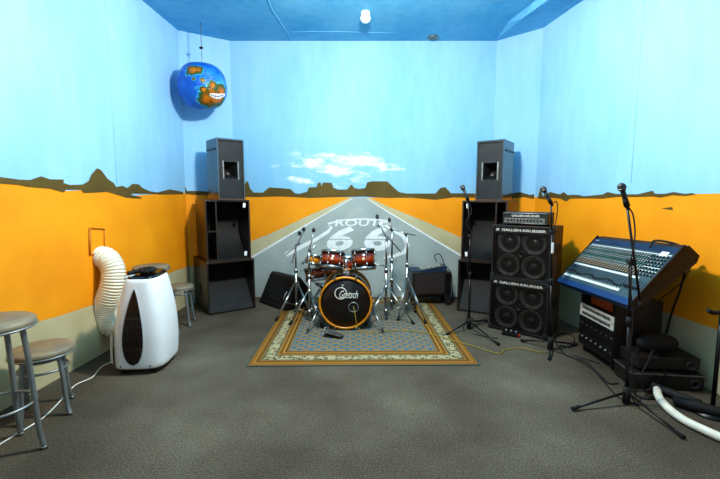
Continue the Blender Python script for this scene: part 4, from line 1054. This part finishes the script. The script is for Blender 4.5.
def unit(name, label, z, h, face, kind, d=.30):
    t = thing(name, label, 'rack unit', (RX0 - .004, RYM, z)); w = RW - .052
    bm = newbm(); box(bm, (d / 2 + .004, 0, h / 2), (d, w - .02, h - .004)); obj('case', bm, 'black_paint', t)
    bm = newbm(); box(bm, (0, 0, h / 2), (.007, w + .04, h - .003), bevel=.001); fp = obj('face_plate', bm, face, t)
    if kind == 'eq':
        bm = newbm()
        for r in range(2):
            box(bm, (-.0045, 0, h * (.28 + .44 * r)), (.003, w - .05, h * .05))
            for k in range(24): y = -w / 2 + .03 + (w - .06) * k / 23; box(bm, (-.005, y, h * (.28 + .44 * r)), (.003, .005, h * .26))
        o = obj('sliders', bm, 'void', fp); 
        bm = newbm()
        for r in range(2):
            for k in range(24): y = -w / 2 + .03 + (w - .06) * k / 23; box(bm, (-.008, y, h * (.28 + .44 * r) + random.uniform(-.006, .006)), (.006, .009, .006))
        obj('slider_caps', bm, 'rubber', fp)
    else:
        for k in range(6):
            bm = newbm(); y = -w / 2 + .05 + (w - .10) * k / 5; cyl(bm, (-.003, y, h / 2), (-.018, y, h / 2), .011 if kind == 'amp' else .007, n=12); obj('knob', bm, 'steel' if kind == 'amp' else 'dust', fp)
    for s in (-1, 1):
        bm = newbm(); cyl(bm, (-.003, s * (w / 2 + .008), h / 2), (-.008, s * (w / 2 + .008), h / 2), .006, n=8); obj('screw', bm, 'chrome', fp)
unit('equalizer', 'silver equalizer with rows of sliders, uppermost in the rack', .345, .118, 'rack_silver', 'eq')
unit('effects_unit', 'black rack unit with pale knobs, directly below the silver equalizer', .222, .118, 'black_metal', 'fx')
unit('power_amplifier', 'black rack amplifier with round knobs, lowest unit in the rack', .100, .118, 'black_metal', 'amp')
bm = newbm(); box(bm, (RX0 + .20, RYM - .02, .504), (.30, .40, .075), bevel=.004); single('wooden_box', bm, 'orange_wood', 'flat orange wooden box in the top gap of the rack', 'box')
bm = newbm(); box(bm, (RX0 + .01, RYM + .03, .627), (.09, .26, .045), Matrix.Rotation(.05, 3, 'Z'), bevel=.004); single('paper_roll', bm, 'cream', 'cream carton wedged between the rack top and the mixing desk', 'carton')

# cases on the carpet to the right of the rack
def low_case(name, label, c, s, rz, edge=True):
    t = thing(name, label, 'case', c, rz); bm = newbm(); box(bm, (0, 0, s[2] / 2 + .01), s, bevel=.006); obj('body', bm, 'black_paint', t)
    if edge: bm = newbm(); box(bm, (-s[0] / 2 - .002, 0, s[2] + .004), (.008, s[1], .008)); box(bm, (0, -s[1] / 2 - .002, s[2] + .004), (s[0], .008, .008)); obj('edge_highlight', bm, 'steel', t)  # bright steel strips stand in for light catching the top edges
    for sx in (-1, 1):
        for sy in (-1, 1): bm = newbm(); cyl(bm, (sx * (s[0] / 2 - .04), sy * (s[1] / 2 - .04), 0), (sx * (s[0] / 2 - .04), sy * (s[1] / 2 - .04), .014), .015, n=10); obj('foot', bm, 'rubber', t)
    bm = newbm(); lathe(bm, [(0, 0), (.02, 0), (.028, .004), (.024, .01), (.034, .012), (.036, 0)], 20, Matrix.Translation((s[0] / 2 - .07, -s[1] / 2, s[2] / 2)) @ Matrix.Rotation(PI / 2, 4, 'X')); obj('dial', bm, 'dust', t)
low_case('flight_case', 'low black case with modelled edge highlight, on the carpet right of the rack', (2.30, 2.93, 0), (.50, .26, .115), math.radians(-6))
low_case('flight_case', 'smaller black case stacked on the low case with the edge highlight', (2.32, 2.955, .135), (.44, .24, .09), math.radians(-4), False)
bm = newbm()
tube(bm, [(2.16, 2.975, .30), (2.30, 2.965, .308), (2.46, 2.955, .30)], .07, n=18, smooth=10, rfun=lambda L: .068 * max(.25, 1 - .75 * abs(L / .30 * 2 - 1) ** 4))
single('gig_bag', bm, 'rubber', 'dark padded bag lying on top of the stacked black cases', 'bag')

# desk cables down to the floor
cable('desk_cable', 'thick black cable falling from the right end of the mixing desk to the carpet', [at(650, 248, 3.02), at(654, 241, 3.03), at(668, 242, 2.97), at(682, 247, 2.92), at(690, 256, 2.95), at(686, 268, 2.98), at(680, 290, 3.0), at(672, 312, 3.02), at(666, 335, 3.04), at(667, 345, 3.05), V((2.49, 3.03, .245))], .008)
cable('desk_cable', 'thin black cable hanging in a loop behind the near end of the desk', [at(683, 250, 2.90), at(687, 251, 2.90), at(692, 262, 2.92), at(682, 282, 2.98), at(660, 300, 3.0), at(648, 318, 3.0), at(640, 345, 3.0), at(632, 360, 2.75), V((1.98, 2.70, .01))], .004)
g = 'black cables lying tangled on the carpet by the rack'
cable('floor_cable', 'long black cable running along the carpet from bass cabinets past the rack front', [fl(x, y) + V((0, 0, .006)) for x, y in ((556, 352), (572, 358), (590, 368), (602, 380), (612, 392), (622, 400), (640, 406))], .005, group=g)
cable('floor_cable', 'black cable curling around the rear caster of the rack', [fl(x, y) + V((0, 0, .007)) for x, y in ((552, 340), (562, 334), (574, 338), (570, 348), (560, 346), (566, 356), (585, 362), (598, 374), (609, 384), (618, 384))], .005, group=g)
cable('floor_cable', 'black coiled cable on the carpet in front of the low cases', [fl(x, y) + V((0, 0, .007)) for x, y in ((668, 378), (655, 384), (640, 387), (633, 392), (640, 398), (652, 400), (664, 396), (676, 390), (690, 386))], .006, group=g)
cable('floor_cable', 'black cable arching in front of the low cases beside the white hose', [fl(646, 394) + V((0, 0, .007)), at(640, 380, 2.72), at(648, 362, 2.74), at(656, 352, 2.76), fl(662, 388) + V((0, 0, .007)) + V((0, -.1, 0))], .005, group=g)
cable('drum_cable', 'yellow cable from the bass drum port across the rug to the bass cabinets', [V((BD.x + .085, BD.y - .02, .27)), V((BD.x + .10, BD.y - .08, .22)), V((BD.x + .13, BD.y - .10, .08)), V((BD.x + .19, BD.y - .10, RZ + .012))] + [fl(x, y) + V((0, 0, z)) for x, y, z in ((375, 334, .02), (398, 332, .02), (425, 334.5, .02), (455, 343, .02), (472, 347, .014), (486, 351, .008), (500, 354.5, .008), (505, 350.5, .008), (522, 349, .008), (540, 353, .008), (549, 352.5, .008))], .004, 'yellow_cord')
# stomp box
p = fl(511, 335); t = thing('effects_pedal', 'small dark effects pedal on the carpet before the bass cabinets', 'pedal', (p.x, p.y, 0), -.6)
bm = newbm(); prism(bm, [(-.08, -.05, 0), (-.08, .06, 0), (-.08, .06, .045), (-.08, -.05, .025)], (.16, 0, 0)); obj('body', bm, 'black_metal', t)
for x in (-.05, 0, .05): bm = newbm(); cyl(bm, (x, 0, .03), (x, 0, .052), .010, n=10); obj('switch', bm, 'chrome', t)
bm = newbm(); box(bm, (.086, -.02, .02), (.02, .03, .02)); obj('plug', bm, mat('red_plug', 'a03018', 'b84020'), t)

# white flexible pipe, black foam tube and round-base stand at the right edge
bm = newbm(); tube(bm, [fl(x, y, .03) for x, y in ((657, 389), (659, 397), (668, 408), (684, 420), (702, 429), (722, 438), (750, 450))], .026, n=16)
for k in (0,): pass
single('white_pipe', bm, 'foam_white', 'thick white flexible pipe curving across the carpet at lower right', 'pipe')
bm = newbm(); tube(bm, [fl(x, y, .035) for x, y in ((652, 386), (668, 392), (686, 399), (700, 404))], .03, n=14)
single('foam_tube', bm, 'rubber', 'thick black tube lying behind the white pipe', 'tube')
def round_stand():
    b = fl(712, 413); t = thing('round_base_stand', 'black pole stand at the right edge with a heavy dark base', 'stand', (b.x, b.y, 0))
    tp = at(722, 312, b.y) - V((b.x, b.y, 0))
    bm = newbm(); tube(bm, [V((-.17, .10, .035)), V((-.12, .02, .045)), V((-.03, -.05, .042)), V((.08, -.10, .04)), V((.2, -.14, .035))], .034, n=14); obj('padded_base', bm, 'rubber', t)
    bm = newbm(); lathe(bm, [(0, .0), (.12, 0), (.12, .012), (.03, .03), (.02, .05), (0, .05)], 28); obj('base_plate', bm, 'black_metal', t)
    bm = newbm(); rod(bm, (0, 0, .03), tp, .013); obj('pole', bm, 'black_metal', t)
    bm = newbm(); q = at(708, 310, b.y) - V((b.x, b.y, 0)); tube(bm, [q, q.lerp(tp, .4) + V((0, 0, -.012)), tp + V((.05, 0, 0))], .014, n=10); obj('arm_rest', bm, 'rubber', t)
round_stand()

# ------------------------------------------------------------------ light
def area(name, loc, rot, size, power, col=(1, 1, 1), sy=None):
    l = bpy.data.lights.new(name, 'AREA'); l.energy = power; l.color = col; l.size = size
    if sy: l.shape = 'RECTANGLE'; l.size_y = sy
    o = bpy.data.objects.new(name, l); C.objects.link(o); o.location = loc; o.rotation_euler = rot; return o
l = bpy.data.lights.new('ceiling_bulb', 'POINT'); l.energy = 330; l.shadow_soft_size = .10; l.color = (1, .92, .80)
o = bpy.data.objects.new('ceiling_bulb', l); C.objects.link(o); o.location = (.1, 2.85, 3.05)
area('rear_fill', (0, -1.2, 2.6), (math.radians(70), 0, 0), 2.2, 18, (1, .92, .82))
w = bpy.data.worlds.new('world'); bpy.context.scene.world = w; w.use_nodes = True
w.node_tree.nodes['Background'].inputs[0].default_value = (1, .93, .85, 1); w.node_tree.nodes['Background'].inputs[1].default_value = .12
sc = bpy.context.scene
sc.view_settings.view_transform = 'Standard'; sc.view_settings.look = 'Medium High Contrast'; sc.view_settings.exposure = 0; sc.view_settings.gamma = 1
